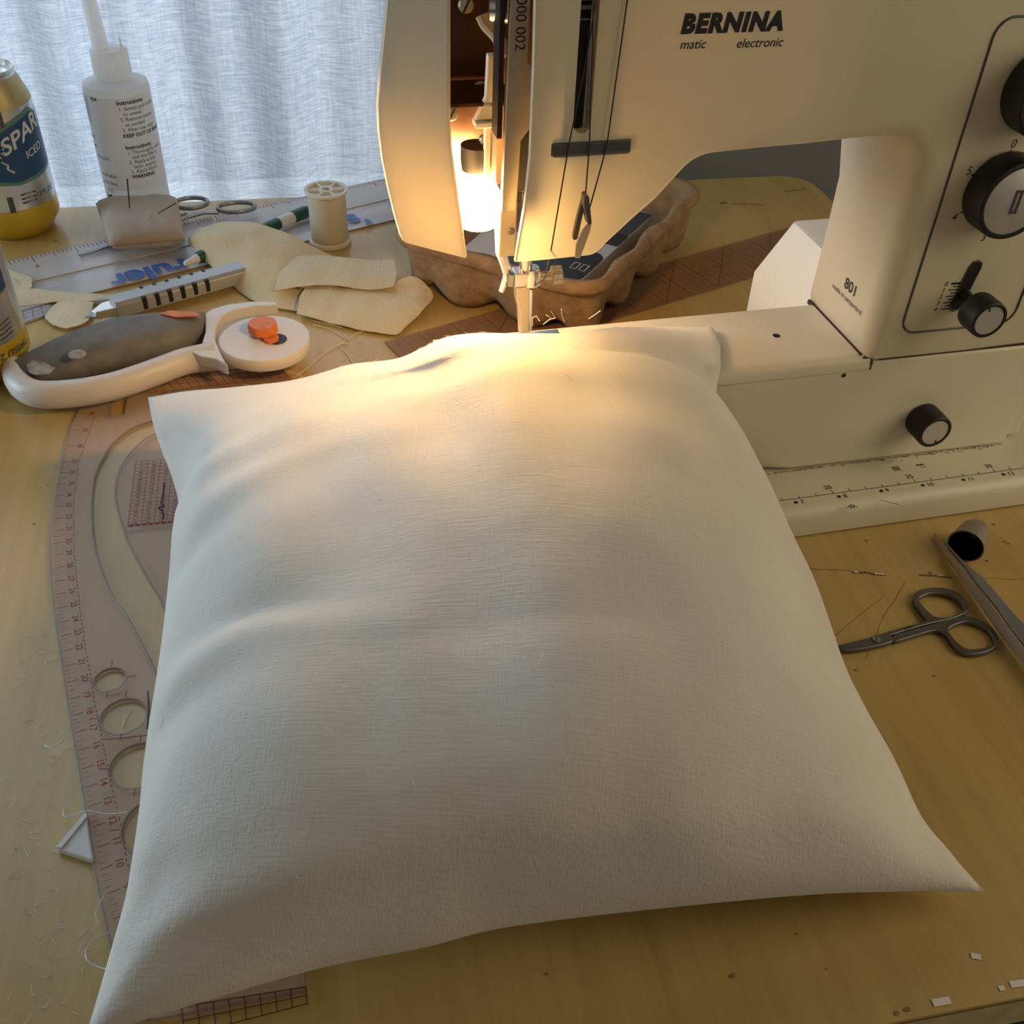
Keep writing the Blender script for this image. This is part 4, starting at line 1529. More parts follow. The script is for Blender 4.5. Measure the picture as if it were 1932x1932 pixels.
tag(sv, 'clear glossy plastic sleeve printed with blue letters beside the pale ruler', 'plastic sleeve')
MB().box((0.085, 0.710, 0.0003), (0.425, 0.739, 0.0018), sm_).build('sleeved_ruler', mat('grey_white_plastic', (0.60, 0.58, 0.56), rough=0.4), sv, bevel=0.0003)
lt = MB()
pa, pb_ = P(215, 520), P(355, 488)
for body_, px, py, size in (('ruler', 283, 513, 0.029), ("'s", 672, 412, 0.032)):
    c = P(px, py, 0.0040)
    v, f = text_vf(body_, size, bold=0.0008)
    lt.add(v, f, frame(c, -ST, -SN))
lt.box((0.392, 0.720, 0.0039), (0.428, 0.736, 0.0040), sm_)
lt.build('blue_lettering', M['blue_ink'], sv, smooth=0)
# small corner of black-gridded ruler under the cream scrap
gc = MB()
ga_, gb_, gc_, gd_ = P(28, 586), P(150, 545), P(172, 570), P(28, 618)
gc.prism([p + Vector((0, 0, 0.0003)) for p in (ga_, gb_, gc_, gd_)], (0, 0, 0.0012))
gco = gc.build('gridded_ruler', mat('clear_white_acrylic', (0.62, 0.62, 0.62), rough=0.3, trans=0.35), bevel=0.0002)
tag(gco, 'end of a clear ruler with black grid peeping out under a cream scrap', 'ruler')
gg = MB()
quadgrid(gg, ga_.lerp(gd_, 0.35), gb_.lerp(gc_, 0.35), gc_, gd_, 8, 3, 0.0003, 0.0017)
v, f = text_vf('ruler', 0.006)
gg.add(v, f, frame(ga_.lerp(gb_, 0.55).lerp(gd_.lerp(gc_, 0.55), 0.18) + Vector((0, 0, 0.0017)), gb_ - ga_, ga_ - gd_))
gg.build('black_grid', M['grey_ink'], gco, smooth=0)


# ------------------------------------------------------------------ cloth scraps
def cloth(mb, c0, c1, d0, d1, thick=0.0007, amp=0.0015, n=26, lift=None, seed=0.0):
    """four edges given as (px, py, z) lists; a thin sheet with two sides"""
    mk_ = lambda L: resample(catmull([P(*p) for p in L], 6), n)
    g = coons(mk_(c0), mk_(c1), mk_(d0), mk_(d1), n, n)
    tp, bt_ = [], []
    for j in range(n + 1):
        for i in range(n + 1):
            p = g[j][i].copy()
            u, v = i / n, j / n
            e = sin(pi * u) * sin(pi * v)
            p.z += amp * noise.noise(Vector((p.x * 60, p.y * 60, seed))) + (lift(u, v) if lift else 0)
            p.z = max(p.z, 0.0012)
            p.x += 0.0006 * noise.noise(Vector((p.y * 400, p.x * 400, seed + 3)))
            p.y += 0.0006 * noise.noise(Vector((p.x * 400, p.y * 400, seed + 5)))
            tp.append(p)
            bt_.append(p - Vector((0, 0, thick)))
    o = len(mb.v)
    m = (n + 1) ** 2
    mb.v += [tuple(p) for p in tp + bt_]
    I = lambda i, j: o + j * (n + 1) + i
    for j in range(n):
        for i in range(n):
            mb.f.append((I(i, j), I(i + 1, j), I(i + 1, j + 1), I(i, j + 1)))
            mb.f.append((m + I(i, j + 1), m + I(i + 1, j + 1), m + I(i + 1, j), m + I(i, j)))
    for i in range(n):
        for a, b in ((I(i, 0), I(i + 1, 0)), (I(i + 1, n), I(i, n)), (I(0, i + 1), I(0, i)), (I(n, i), I(n, i + 1))):
            mb.f.append((b, a, a + m, b + m))


cl = MB()
# big folded piece, raised at the back left
cloth(cl, [(357, 462, .012), (420, 520, .004), (485, 568, .003), (570, 585, .003), (640, 590, .003)],
      [(372, 430, .018), (420, 419, .021), (480, 420, .022), (530, 436, .019), (620, 478, .010), (680, 500, .006)],
      [(357, 462, .012), (356, 447, .017), (372, 430, .018)], [(640, 590, .003), (660, 545, .004), (680, 500, .006)], amp=0.002, lift=lambda u, v: 0.007 * sin(pi * v) * sin(pi * min(1, u * 1.3)) ** 0.5, seed=1)
# lower lobe towards the machine
cloth(cl, [(560, 592, .0045), (620, 608, .003), (690, 622, .003), (742, 629, .003), (760, 622, .003)],
      [(600, 535, .007), (660, 530, .009), (720, 537, .010), (775, 524, .012), (800, 535, .010)],
      [(560, 592, .0045), (570, 560, .007), (600, 535, .007)], [(760, 622, .003), (800, 590, .003), (817, 560, .005), (800, 535, .010)], amp=0.002, lift=lambda u, v: 0.003 * sin(pi * v), seed=5)
# frayed patch on top
cloth(cl, [(518, 549, .010), (570, 540, .0125), (640, 538, .013), (700, 545, .012), (742, 540, .012)],
      [(515, 488, .014), (560, 482, .014), (620, 482, .014), (690, 490, .012), (744, 489, .011)],
      [(518, 549, .010), (522, 515, .014), (515, 488, .014)], [(742, 540, .012), (748, 515, .013), (744, 489, .011)], amp=0.001, seed=9)
fr = random.Random(4)
clo = cl.build('muslin_scrap', M['muslin'], smooth=60, recalc=False)
tag(clo, 'large folded cream muslin scrap lying between the thread spool and rotary cutter', 'cloth scrap')
fy = MB()
for k in range(70):
    t = fr.random()
    a, b = random.Random(k).choice((((515, 488), (518, 549)), ((518, 549), (640, 539)), ((742, 540), (790, 522)), ((760, 622), (742, 629)), ((560, 592), (742, 629))))
    p = P(a[0] + (b[0] - a[0]) * t, a[1] + (b[1] - a[1]) * t, 0.012 if b[1] < 560 else 0.0035)
    an = fr.uniform(0, 2 * pi)
    fy.tube([p, p + Vector((cos(an), sin(an), 0.2)) * 0.0025, p + Vector((cos(an + .5), sin(an + .5), 0.1)) * 0.0045], 0.0001, 3)
fy.build('frayed_fringe', M['thread_cream'], clo, kind='stuff')

cl = MB()
cloth(cl, [(-60, 585, .0025), (20, 578, .003), (100, 570, .003), (175, 568, .004), (255, 560, .003)], [(-60, 525, .003), (0, 520, .004), (30, 528, .005), (62, 545, .0045), (240, 558, .004)],
      [(-60, 585, .0025), (-60, 555, .004), (-60, 525, .003)], [(255, 560, .003), (248, 559, .0035), (240, 558, .004)], amp=0.0012, seed=12, n=20)
cloth(cl, [(-50, 530, .0045), (10, 535, .005), (58, 546, .005)], [(-50, 492, .004), (0, 503, .004), (60, 523, .0042)], [(-50, 530, .0045), (-50, 510, .0045), (-50, 492, .004)], [(58, 546, .005), (60, 535, .005), (60, 523, .0042)], amp=0.001, seed=15, n=14)
tag(cl.build('muslin_strip', M['muslin'], smooth=60, recalc=False), 'thin cream fabric strip lying across the pale ruler beside the near can', 'cloth scrap')
cl = MB()
cloth(cl, [(84, 598, .003), (100, 612, .003), (125, 619, .003)], [(110, 568, .005), (150, 566, .006), (176, 570, .005)], [(84, 598, .003), (95, 580, .004), (110, 568, .005)], [(125, 619, .003), (165, 605, .003), (176, 570, .005)], amp=0.0008, seed=21, n=16, lift=lambda u, v: 0.0)
tag(cl.build('muslin_offcut', M['muslin'], smooth=60, recalc=False), 'small rounded cream offcut lying before the tip of the utility knife', 'cloth scrap')

# ------------------------------------------------------------------ pincushion with needles, small scissors beneath
SCZ = 0.0030


def loop_pts(c, rx, ry, ang, z, n=20):
    return [Vector((c.x + rx * cos(2 * pi * k / n) * cos(ang) - ry * sin(2 * pi * k / n) * sin(ang), c.y + rx * cos(2 * pi * k / n) * sin(ang) + ry * sin(2 * pi * k / n) * cos(ang), z)) for k in range(n)]


es = empty('embroidery_scissors', P(330, 415), 0)
tag(es, 'small silver embroidery scissors with round finger loops half under the beige pincushion', 'scissors')
tipE = P(149, 483, 0.0035)
L1c, L2c = P(360, 383, 0.010), P(446, 391, 0.009)
for nm, c, rx, ry, an, pts in (('scissor_half', L1c, 0.0135, 0.0105, 0.3, [(352, 402, .009), (330, 410, .0075), (300, 428, .0040), (255, 448, .0036), (200, 463, .0036), (150, 482, .0034)]),
                               ('scissor_half', L2c, 0.0150, 0.0095, 0.25, [(412, 402, .008), (385, 402, .0075), (355, 410, .0070), (320, 424, .0058), (255, 447, .0058), (200, 465, .0050), (152, 484, .0040)])):
    mb = MB()
    mb.tube([p - es.location for p in loop_pts(c, rx, ry, an, c.z)], 0.0016, 8, flat=1.2, closed=True)
    q = [P(*p) - es.location for p in pts]
    n = len(q)
    mb.tube(q, [0.0021] * (n - 3) + [0.0024, 0.0018, 0.0006], 8, flat=0.45)
    mb.build(nm, M['steel_grey'], es)
MB().lathe([(0.003, 0), (0.0028, 0.001), (0.0005, 0.0012)], 14, Matrix.Translation(P(322, 420, 0.0075) - es.location)).build('pivot_screw', M['steel'], es)

pcm = MB()
corners = [P(212, 482, .010), P(352, 470, .010), P(338, 392, .010), P(184, 400, .010)]
n = 26
tp = []
for sgn in (1, -1):
    for j in range(n + 1):
        for i in range(n + 1):
            u, v = i / n, j / n
            p = corners[0].lerp(corners[1], u).lerp(corners[3].lerp(corners[2], u), v)
            ed = (sp(u, 5, 0.5) * sp(v, 5, 0.5))
            pin = 0.0025 * (sin(pi * u) * (0 if 0 < v < 1 else 0))
            z = 0.0175 + sgn * 0.0095 * ed + 0.0008 * noise.noise(Vector((u * 6, v * 6, sgn))) * ed
            tp.append(Vector((p.x, p.y, z)))
m1 = (n + 1) ** 2
pcm.v = [tuple(p) for p in tp]
for j in range(n):
    for i in range(n):
        a = j * (n + 1) + i
        pcm.f.append((a, a + 1, a + n + 2, a + n + 1))
        pcm.f.append((m1 + a + n + 1, m1 + a + n + 2, m1 + a + 1, m1 + a))
pc = pcm.build('pincushion', M['pincushion'], smooth=80)
tag(pc, 'small square beige fabric pincushion standing in front of the white bottle', 'pincushion')
sm2 = MB()
sm2.tube([corners[0].lerp(corners[1], k / 20) + Vector((0, -0.0006, 0.0075 + 0.0006 * (k % 2))) for k in range(21)], 0.00035, 4)
sm2.build('stitched_seam', mat('brown_stitch', (0.25, 0.17, 0.11), rough=0.9), pc)
for lab, a, b, r, mt in (('thick upright dark needle standing in the pincushion', (240, 338, .052), (245, 397, .0255), 0.0006, 'thread_dark'),
                         ('dark slanting needle stuck in the back corner of the pincushion', (332, 383, .036), (294, 405, .0255), 0.0005, 'thread_dark'),
                         ('finest pale leaning pin between the two dark pincushion needles', (292, 391, .034), (280, 420, .0255), 0.0003, 'steel_grey')):
    o = MB().tube([P(*b), P(*a)], [r * 0.7, r], 6).build('sewing_needle', M[mt])
    tag(o, lab, 'needle')

# ------------------------------------------------------------------ green marker under the scrap
mk0, mk1 = P(348, 498, 0.0085), P(582, 397, 0.0085)
dr = (mk1 - mk0)
Lm = dr.length
fm_ = frame(mk0, dr, (0, 0, 1))
gm = empty('green_marker', mk0)
tag(gm, 'dark green marker pen with white bands poking out from under the muslin scrap', 'marker pen')
rot = Matrix.Translation(-mk0) @ fm_ @ Matrix.Rotation(pi / 2, 4, 'Y')
MB().lathe([(0.0042, 0.012), (0.0048, 0.016), (0.0048, Lm - 0.034), (0.0044, Lm - 0.033)], 20, rot).build('barrel', M['green'], gm)
MB().lathe([(0.0012, 0.0), (0.0020, 0.001), (0.0024, 0.006), (0.0036, 0.012)], 16, rot).build('white_tip', M['white_plastic'], gm)
MB().lathe([(0.0047, Lm - 0.033), (0.0047, Lm - 0.018)], 20, rot).build('white_band', M['white_plastic'], gm)
MB().lathe([(0.0050, Lm - 0.018), (0.0050, Lm - 0.004), (0.0038, Lm)], 20, rot).build('end_cap', M['green'], gm)

# ------------------------------------------------------------------ utility knife
ka, kb = P(216, 592, 0.003), P(470, 521, 0.003)
kd = kb - ka
kl_ = kd.length + 0.03
fk = frame(ka, kd, (-kd.y, kd.x, 0))
uk = empty('utility_knife', ka)
tag(uk, 'grey snap-blade utility knife with black ribbed grip beside the rotary cutter', 'utility knife')
loc = Matrix.Translation(-ka) @ fk
kb_ = MB()
kb_.rings([[(x, y * w, z) for y, z in ((-0.0085, 0.0), (-0.0085, 0.0085), (-0.006, 0.011), (0.006, 0.011), (0.0085, 0.0085), (0.0085, 0.0))] for x, w in ((0.0, 0.85), (0.003, 1.0), (kl_, 1.05))])
kbo = kb_.add([], []).build('knife_body', M['knife_grey'], uk, bevel=0.0008)
kbo.matrix_local = loc
kt = MB().prism([(-0.0150, -0.001, 0.0015), (-0.0128, -0.0055, 0.0015), (0.001, -0.0068, 0.0015), (0.001, 0.0062, 0.0015), (-0.006, 0.0058, 0.0015)], (0, 0, 0.0062))
kto = kt.build('metal_nose', M['steel'], uk, bevel=0.001)
kto.matrix_local = loc
bl_ = MB().prism([(-0.020, -0.002, 0.004), (-0.0145, -0.0052, 0.004), (-0.010, -0.005, 0.004), (-0.010, 0.003, 0.004)], (0, 0, 0.0006)).build('blade', M['steel_grey'], uk)
bl_.matrix_local = loc
for k in range(6):
    x = 0.018 + k * 0.0092
    o = MB().box((x, -0.0092, 0.0015), (x + 0.0034, -0.0060, 0.0108)).build('grip_rib', M['black'], uk, bevel=0.0008)
    o.matrix_local = loc
    o = MB().box((x + 0.004, 0.0035, 0.0108), (x + 0.0065, 0.0066, 0.0114)).build('grip_rib', M['black'], uk, bevel=0.0003)
    o.matrix_local = loc

# ------------------------------------------------------------------ rotary cutter
rc0 = P(205, 655, 0.0)
rcu = empty('rotary_cutter', rc0)
tag(rcu, 'white and grey rotary cutter with orange button lying beside the cushion corner', 'rotary cutter')
rel = lambda p: p - rc0
hm_ = MB()
up = [(20, 683), (60, 660), (100, 640), (150, 620), (205, 603), (255, 595), (300, 591), (345, 590), (388, 592)]
dn_ = [(42, 712), (90, 722), (135, 712), (190, 697), (245, 684), (290, 674), (330, 664), (362, 652), (386, 636)]
rg = []
for (ux, uy), (lx, ly), hh in zip(up, dn_, (0.004, 0.008, 0.0105, 0.012, 0.0125, 0.0125, 0.012, 0.011, 0.0095)):
    zc_ = 0.0155
    a, b = P(ux, uy, zc_ + hh * 0.5), P(lx, ly, zc_ - hh * 0.2)
    a.z = b.z = zc_
    c = (a + b) / 2
    w = (a - b) / 2
    ring = []
    for k in range(20):
        t = 2 * pi * k / 20
        cx, sz = cos(t), sin(t)
        ring.append(rel(c + w * (abs(cx) ** 0.75 * (1 if cx > 0 else -1)) + Vector((0, 0, hh * abs(sz) ** 0.85 * (1 if sz > 0 else -1)))))
    rg.append(ring)
hm_.rings(rg)
hn = hm_.build('grip', M['grey_rubber'], rcu, smooth=60)
sc_ = MB()
c = P(145, 668, 0.0275)
sc_.lathe([(0.0052, -0.0003), (0.0050, 0.0003), (0.0003, 0.0005)], 20, Matrix.Translation(rel(c)))
sc_.build('grip_plug', M['scuff'], hn)
so = MB()
for k in range(1):
    pts_ = [rel(P(x, y, z)) for x, y, z in ((50, 690, .0225), (62, 680, .0240), (85, 684, .0252), (104, 695, .0235), (92, 706, .0215), (70, 708, .0205), (56, 704, .0205))]
    so.prism(pts_, (0, 0, 0.0006))
so.build('worn_patch', M['scuff'], hn, smooth=0)
ob_ = MB().prism([rel(P(x, y, .0275)) for x, y in ((302, 594), (318, 588), (372, 591), (378, 598), (330, 600))], (0, 0, 0.001))
ob_.build('lock_slide', M['orange'], hn, bevel=0.0004)
gd = catmull([P(24, 684, .012), P(28, 705, .012), P(40, 728, .012), P(62, 741, .012), (P(95, 745, .012)), P(150, 741, .012), P(205, 731, .012), P(255, 716, .012), P(305, 698, .012), P(345, 683, .012), P(380, 676, .0125), P(408, 672, .013)], 4)
gu = MB()
nn2 = len(gd)
gu.tube([rel(p) for p in gd], [0.0052 + 0.0024 * sstep(0, 0.12, k / nn2) + 0.0008 * sstep(0.8, 1.0, k / nn2) for k in range(nn2)], 16, flat=1.15)
gu.build('blade_guard_bar', M['white_plastic'], rcu, smooth=60)
hc = P(499, 637, 0.0195)
hr = 0.0290
hd = MB()
ea = hc - rc0
hd.lathe([(hr * 0.90, -0.0085), (hr * 0.97, -0.0080), (hr, -0.0060), (hr, -0.0012), (hr * 0.97, 0.0), (hr * 0.2, 0.0004), (0.0003, 0.0004)], 64, Matrix.Translation(ea))
hdo = hd.build('blade_cover_disc', M['white_plastic'], rcu, smooth=40)
# neck and raised hood behind the disc
nk = MB()
npx = [(386, 592), (400, 582), (432, 573), (475, 568), (520, 569), (524, 575), (478, 577), (445, 583), (420, 595), (408, 612), (405, 640), (415, 662), (425, 682), (430, 688), (422, 686), (405, 676), (380, 672), (362, 664), (380, 648), (387, 625)]
nk.prism([rel(P(x, y, 0.0205)) for x, y in npx], (0, 0, -0.008))
nk.build('head_frame', M['white_plastic'], rcu, bevel=0.0015)
bb = P(513, 622, 0.0200)
sl_ = MB().lathe([(0.0065, 0.0), (0.0063, 0.0003)], 24, Matrix.Translation(rel(P(522, 640, 0.0201))))
sl_.build('button_slot', M['inside_black'], hdo)
ob2 = MB().lathe([(0.0050, 0), (0.0050, 0.0022)], 20, Matrix.Translation(rel(P(512, 642, 0.0200))))
ob2.build('button_stem', M['orange'], hdo)
bt2 = MB()
seg = 48
bcn = rel(P(497, 626, 0.0212))
bt2.rings([[(bcn.x + r * (1 + 0.03 * cos(7 * 2 * pi * k / seg)) * cos(2 * pi * k / seg), bcn.y + r * (1 + 0.03 * cos(7 * 2 * pi * k / seg)) * sin(2 * pi * k / seg), bcn.z + z) for k in range(seg)]
           for r, z in ((0.0082, 0), (0.0092, 0.001), (0.0092, 0.0058), (0.0084, 0.0068))])
bt2.build('lock_button', M['orange'], rcu, smooth=40)

# ------------------------------------------------------------------ thread spool
spc = P(616, 472, 0)
spc = Vector((-0.1530, 0.7540, 0))
spo = empty('thread_spool', spc + Vector((0, 0, 0.0003)))
tag(spo, 'ivory plastic spool of cream thread standing beside the cardboard tray', 'thread spool')
r0 = 0.0165
HS = 0.043
MB().lathe([(r0, 0), (r0, 0.0022), (r0 * 0.90, 0.0034), (r0 * 0.55, 0.004), (r0 * 0.55, HS - 0.004), (r0 * 0.92, HS - 0.0030), (r0, HS - 0.0018), (r0, HS), (r0 * 0.86, HS), (r0 * 0.86, HS - 0.0022), (r0 * 0.34, HS - 0.0022), (r0 * 0.34, HS),
            (r0 * 0.20, HS), (r0 * 0.20, HS - 0.02)], 40).build('spool_core', M['spool'], spo, smooth=30)
sk = MB()
for k in range(6):
    sk.box((r0 * 0.30, -0.0006, HS - 0.0023), (r0 * 0.88, 0.0006, HS - 0.0002), Matrix.Rotation(k * pi / 3 + 0.2, 4, 'Z'))
sk.build('spool_spokes', M['spool'], spo, smooth=0)
MB().lathe([(r0 * 0.84, 0.0036), (r0 * 0.88, 0.0044), (r0 * 0.88, HS - 0.0044), (r0 * 0.84, HS - 0.0036)], 40, None, False, False).build('wound_thread', M['winding'], spo)

# ------------------------------------------------------------------ cardboard pulp tray with things in it
TRC = Vector((0.0225, 0.7280, 0))
tra = radians(-27.0)
tray = empty('pulp_tray', TRC, tra)
tag(tray, 'brown moulded pulp tray with scalloped sides standing behind the needle', 'tray')
HX, HY, TH = 0.0825, 0.105, 0.049


def sup(hx, hy, r, n=120):
    pts = []
    for cx, cy, s in ((hx - r, hy - r, 0), (-hx + r, hy - r, 90), (-hx + r, -hy + r, 180), (hx - r, -hy + r, 270)):
        for k in range(10):
            an = radians(s + 10 * k)
            pts.append(Vector((cx + r * cos(an), cy + r * sin(an), 0)))
    pts.append(pts[0])
    return resample(pts, n)[:-1]


tm = MB()
nT = 150


def tring(inset, zf, wob=0.0, r=0.022):
    base = sup(HX - inset, HY - inset, max(r - inset * 0.5, 0.006), nT)
    out_ = []
    for k, p in enumerate(base):
        ph = atan2(p.y, p.x)
        per = (k / nT) * 12 * 2 * pi
        lump = 0.5 + 0.5 * cos(per)
        d = p.normalized()
        z = zf(lump, k) if callable(zf) else zf
        q = p + d * (wob * (lump - 0.5)) + Vector((noise.noise(p * 60) * 0.0012, noise.noise(p * 60 + Vector((9, 0, 0))) * 0.0012, 0))
        out_.append(Vector((q.x, q.y, z + noise.noise(Vector((p.x * 45, p.y * 45, 2))) * 0.0012)))
    return out_


rgs = [tring(0.020, lambda l, k: 0.0032 + 0.007 * (1 - l) ** 3, 0.008), tring(0.0135, lambda l, k: 0.0036 + 0.007 * (1 - l) ** 3, 0.009), tring(0.010, lambda l, k: 0.0095 + 0.006 * (1 - l) ** 3, 0.007), tring(0.0075, 0.025, 0.004), tring(0.0060, TH - 0.010, 0.002), tring(0.0050, TH - 0.0085),
       tring(0.0012, TH - 0.0090), tring(0.0, TH - 0.0065), tring(0.0003, TH - 0.0030), tring(0.0025, TH), tring(0.0075, TH - 0.0008, 0.004), tring(0.0100, TH - 0.008, 0.004), tring(0.0125, 0.030, 0.003), tring(0.018, 0.0225, 0.003)]
tm.rings(rgs, True, True, True)
tm.build('tray_shell', M['pulp'], tray, smooth=70)
tinv = (Matrix.Translation(TRC) @ Matrix.Rotation(tra, 4, 'Z'))


def slab(name, px_pts, z, th, m, parent=None, bevel=0.0):
    pts = [P(x, y, z) for x, y in px_pts]
    return MB().prism(pts, (0, 0, -th)).build(name, m, parent, bevel=bevel)


pap = slab('paper_slip', [(872, 470), (905, 441), (950, 430), (1000, 445), (990, 500), (930, 488)], 0.0265, 0.0006, M['paper'])
tag(pap, 'plain pale grey slip of paper lying in the pulp tray behind the needle', 'paper')
dv_ = empty('digital_gadget', tinv @ Vector((0.0265, -0.020, 0.0240)), tra)
tag(dv_, 'grey gadget with black panels showing 00 lying in the pulp tray', 'gadget')
MB().prism([(a, b, 0) for a, b in rrect(-0.032, -0.063, 0.032, 0.072, 0.011)], (0, 0, 0.0135)).build('gadget_case', M['bezel'], dv_, bevel=0.001)
scr = MB().prism([(a, b, 0.0128) for a, b in rrect(-0.030, -0.0605, 0.0315, -0.0120, 0.010)], (0, 0, 0.001)).build('display_panel', M['screen'], dv_, bevel=0.0003)
MB().prism([(a, b, 0.0128) for a, b in rrect(-0.030, 0.0045, 0.0315, 0.0260, 0.002)], (0, 0, 0.001)).build('black_panel', M['screen'], dv_, bevel=0.0003)
MB().prism([(a, b, 0.0128) for a, b in rrect(-0.030, 0.0265, 0.0315, 0.0700, 0.002)], (0, 0, 0.0008)).build('dark_grey_panel', mat('dark_grey_panel', (0.045, 0.047, 0.05), rough=0.35), dv_, bevel=0.0003)
dg_ = MB()
for x in (0.0165, 0.0232):
    for lo, hi in (((x, -0.0440), (x + 0.0050, -0.0434)), ((x, -0.0346), (x + 0.0050, -0.0340)), ((x, -0.0440), (x + 0.0007, -0.0340)), ((x + 0.0043, -0.0440), (x + 0.0050, -0.0340))):
        dg_.box((lo[0], lo[1], 0.01382), (hi[0], hi[1], 0.01395))
dg_.build('display_digits', M['digit'], scr, smooth=0)


# ------------------------------------------------------------------ cans
def can(loc, rz, label, near=False):
    o = empty('drink_can', loc, rz)
    tag(o, label, 'can')
    R = 0.0331
    prof = [(0.020, 0.004), (0.0235, 0.0002), (0.0262, 0.0012), (0.0285, 0.006), (R - 0.0008, 0.0115), (R, 0.0135)]
    b0 = 0.026 if not near else 0.028
    MB().lathe(prof + [(R, b0)], 48, None, True, False).build('base_band', M['can_yellow'], o, smooth=60)
    MB().lathe([(R, b0), (R, 0.098)], 48, None, False, False).build('can_body', M['aluminium'], o)
    MB().lathe([(R, 0.098), (R - 0.0006, 0.101), (0.0285, 0.1120), (0.0265, 0.1160)], 48, None, False, False).build('shoulder', M['can_gold'], o)
    MB().lathe([(0.0265, 0.1160), (0.0262, 0.1180), (0.0272, 0.1195), (0.0268, 0.1212), (0.0255, 0.1208), (0.0250, 0.1165), (0.0240, 0.1160), (0.0003, 0.1165)], 48, None, False, False).build('can_lid', M['aluminium'], o)
    MB().box((-0.008, -0.006, 0.1172), (0.010, 0.006, 0.1184)).build('pull_tab', M['steel'], o, bevel=0.002)
    Rl = R + 0.00015

    def wrap(mb, v, f, ang, z, dr=0.0, slope=0.0):
        vv = []
        for x, y, _ in v:
            t = ang + x / R
            vv.append(((Rl + dr) * cos(t), (Rl + dr) * sin(t), z + y + slope * min(x, 0.030)))
        mb.add(vv, f)

    def patch(name, pts_t, pts_b, m, dr, parent):
        """band between an upper and a lower polyline of (arc length, z)"""
        mb = MB()
        n_ = 40
        up_, lo2 = [], []
        for k in range(n_ + 1):
            x = pts_t[0][0] + (pts_t[-1][0] - pts_t[0][0]) * k / n_

            def ev(pl):
                for (xa_, za_), (xb_, zb_) in zip(pl[:-1], pl[1:]):
                    if xa_ <= x <= xb_ + 1e-9:
                        return za_ + (zb_ - za_) * (x - xa_) / max(xb_ - xa_, 1e-9)
                return pl[-1][1]
            t = x / R
            up_.append(((Rl + dr) * cos(t), (Rl + dr) * sin(t), ev(pts_t)))
            lo2.append(((Rl + dr) * cos(t), (Rl + dr) * sin(t), ev(pts_b)))
        mb.rings([lo2, up_], close=False, cap0=False, cap1=False)
        return mb.build(name, m, parent)
    return o, wrap, patch, R


cn, wrap, patch, CR = can(Vector((-0.4000, 0.7560, 0.0003)), radians(-64), 'yellow-based silver drink can with blue banner standing by the curtain')
bn = patch('banner_border', [(-0.010, 0.079), (0.012, 0.090), (0.034, 0.100 - 0.004), (0.05, 0.085)], [(-0.010, 0.047), (0.010, 0.0445), (0.034, 0.047), (0.05, 0.05)], M['can_green'], 0.0001, cn)
bn = patch('banner', [(-0.008, 0.0765), (0.012, 0.0865), (0.034, 0.0930), (0.049, 0.082)], [(-0.008, 0.050), (0.010, 0.0468), (0.034, 0.050), (0.049, 0.0525)], M['can_blue'], 0.0002, cn)
wt = MB()
v, f = text_vf('SPARKLING', 0.0165, bold=0.0003, align='LEFT')
wrap(wt, v, f, 0.004 / CR, 0.0720, 0.0004, 0.42)
v, f = text_vf('ICED', 0.0080, bold=0.0001, align='LEFT')
wrap(wt, v, f, 0.020 / CR, 0.0640, 0.0004, 0.2)
for k in range(6):
    v, f = curve_mesh([[(0.0006 * cos(a * pi / 3), 0.0009 * sin(a * pi / 3)) for a in range(6)]], 0.00002)
    wrap(wt, v, f, (-0.003 + 0.0016 * k) / CR, 0.0585 + 0.0028 * k, 0.0004)
v, f = curve_mesh([[(0, 0), (0.004, -0.0035), (0.003, -0.006), (0.007, -0.009), (0.006, -0.010), (0.0015, -0.0062), (0.0025, -0.0035), (-0.001, -0.0005)]], 0.00002)
wrap(wt, v, f, 0.002 / CR, 0.0640, 0.0004)
wt.build('banner_lettering', M['can_white'], cn, smooth=0)
wt = MB()
v, f = curve_mesh([[(-0.0035, 0.0035), (-0.001, 0.004), (0.003, -0.001), (0.0035, -0.0045), (0.0005, -0.0038), (-0.002, 0)]], 0.00002)
wrap(wt, v, f, -0.001 / CR, 0.0845, 0.0002)
wt.build('orange_emblem', M['can_orange'], cn, smooth=0)
wt = MB()
for x, z, w, h_ in ((-0.004, 0.094, 0.004, 0.010), (0.003, 0.093, 0.003, 0.011), (0.009, 0.093, 0.003, 0.011), (0.0, 0.031, 0.004, 0.012), (0.014, 0.034, 0.012, 0.0012), (0.014, 0.031, 0.012, 0.0012), (0.014, 0.0372, 0.012, 0.0012)):
    v, f = curve_mesh([[(-w / 2, -h_ / 2), (0, -h_ / 2), (w / 2, -h_ / 2), (w / 2, h_ / 2), (0, h_ / 2), (-w / 2, h_ / 2)]], 0.00002)
    wrap(wt, v, f, x / CR, z, 0.0002)
for s_, x, z in (('12 FL OZ', 0.030, 0.034),):
    v, f = text_vf(s_, 0.005)
    wrap(wt, v, f, x / CR, z, 0.0002)
wt.build('small_print', M['grey_ink'], cn, smooth=0)

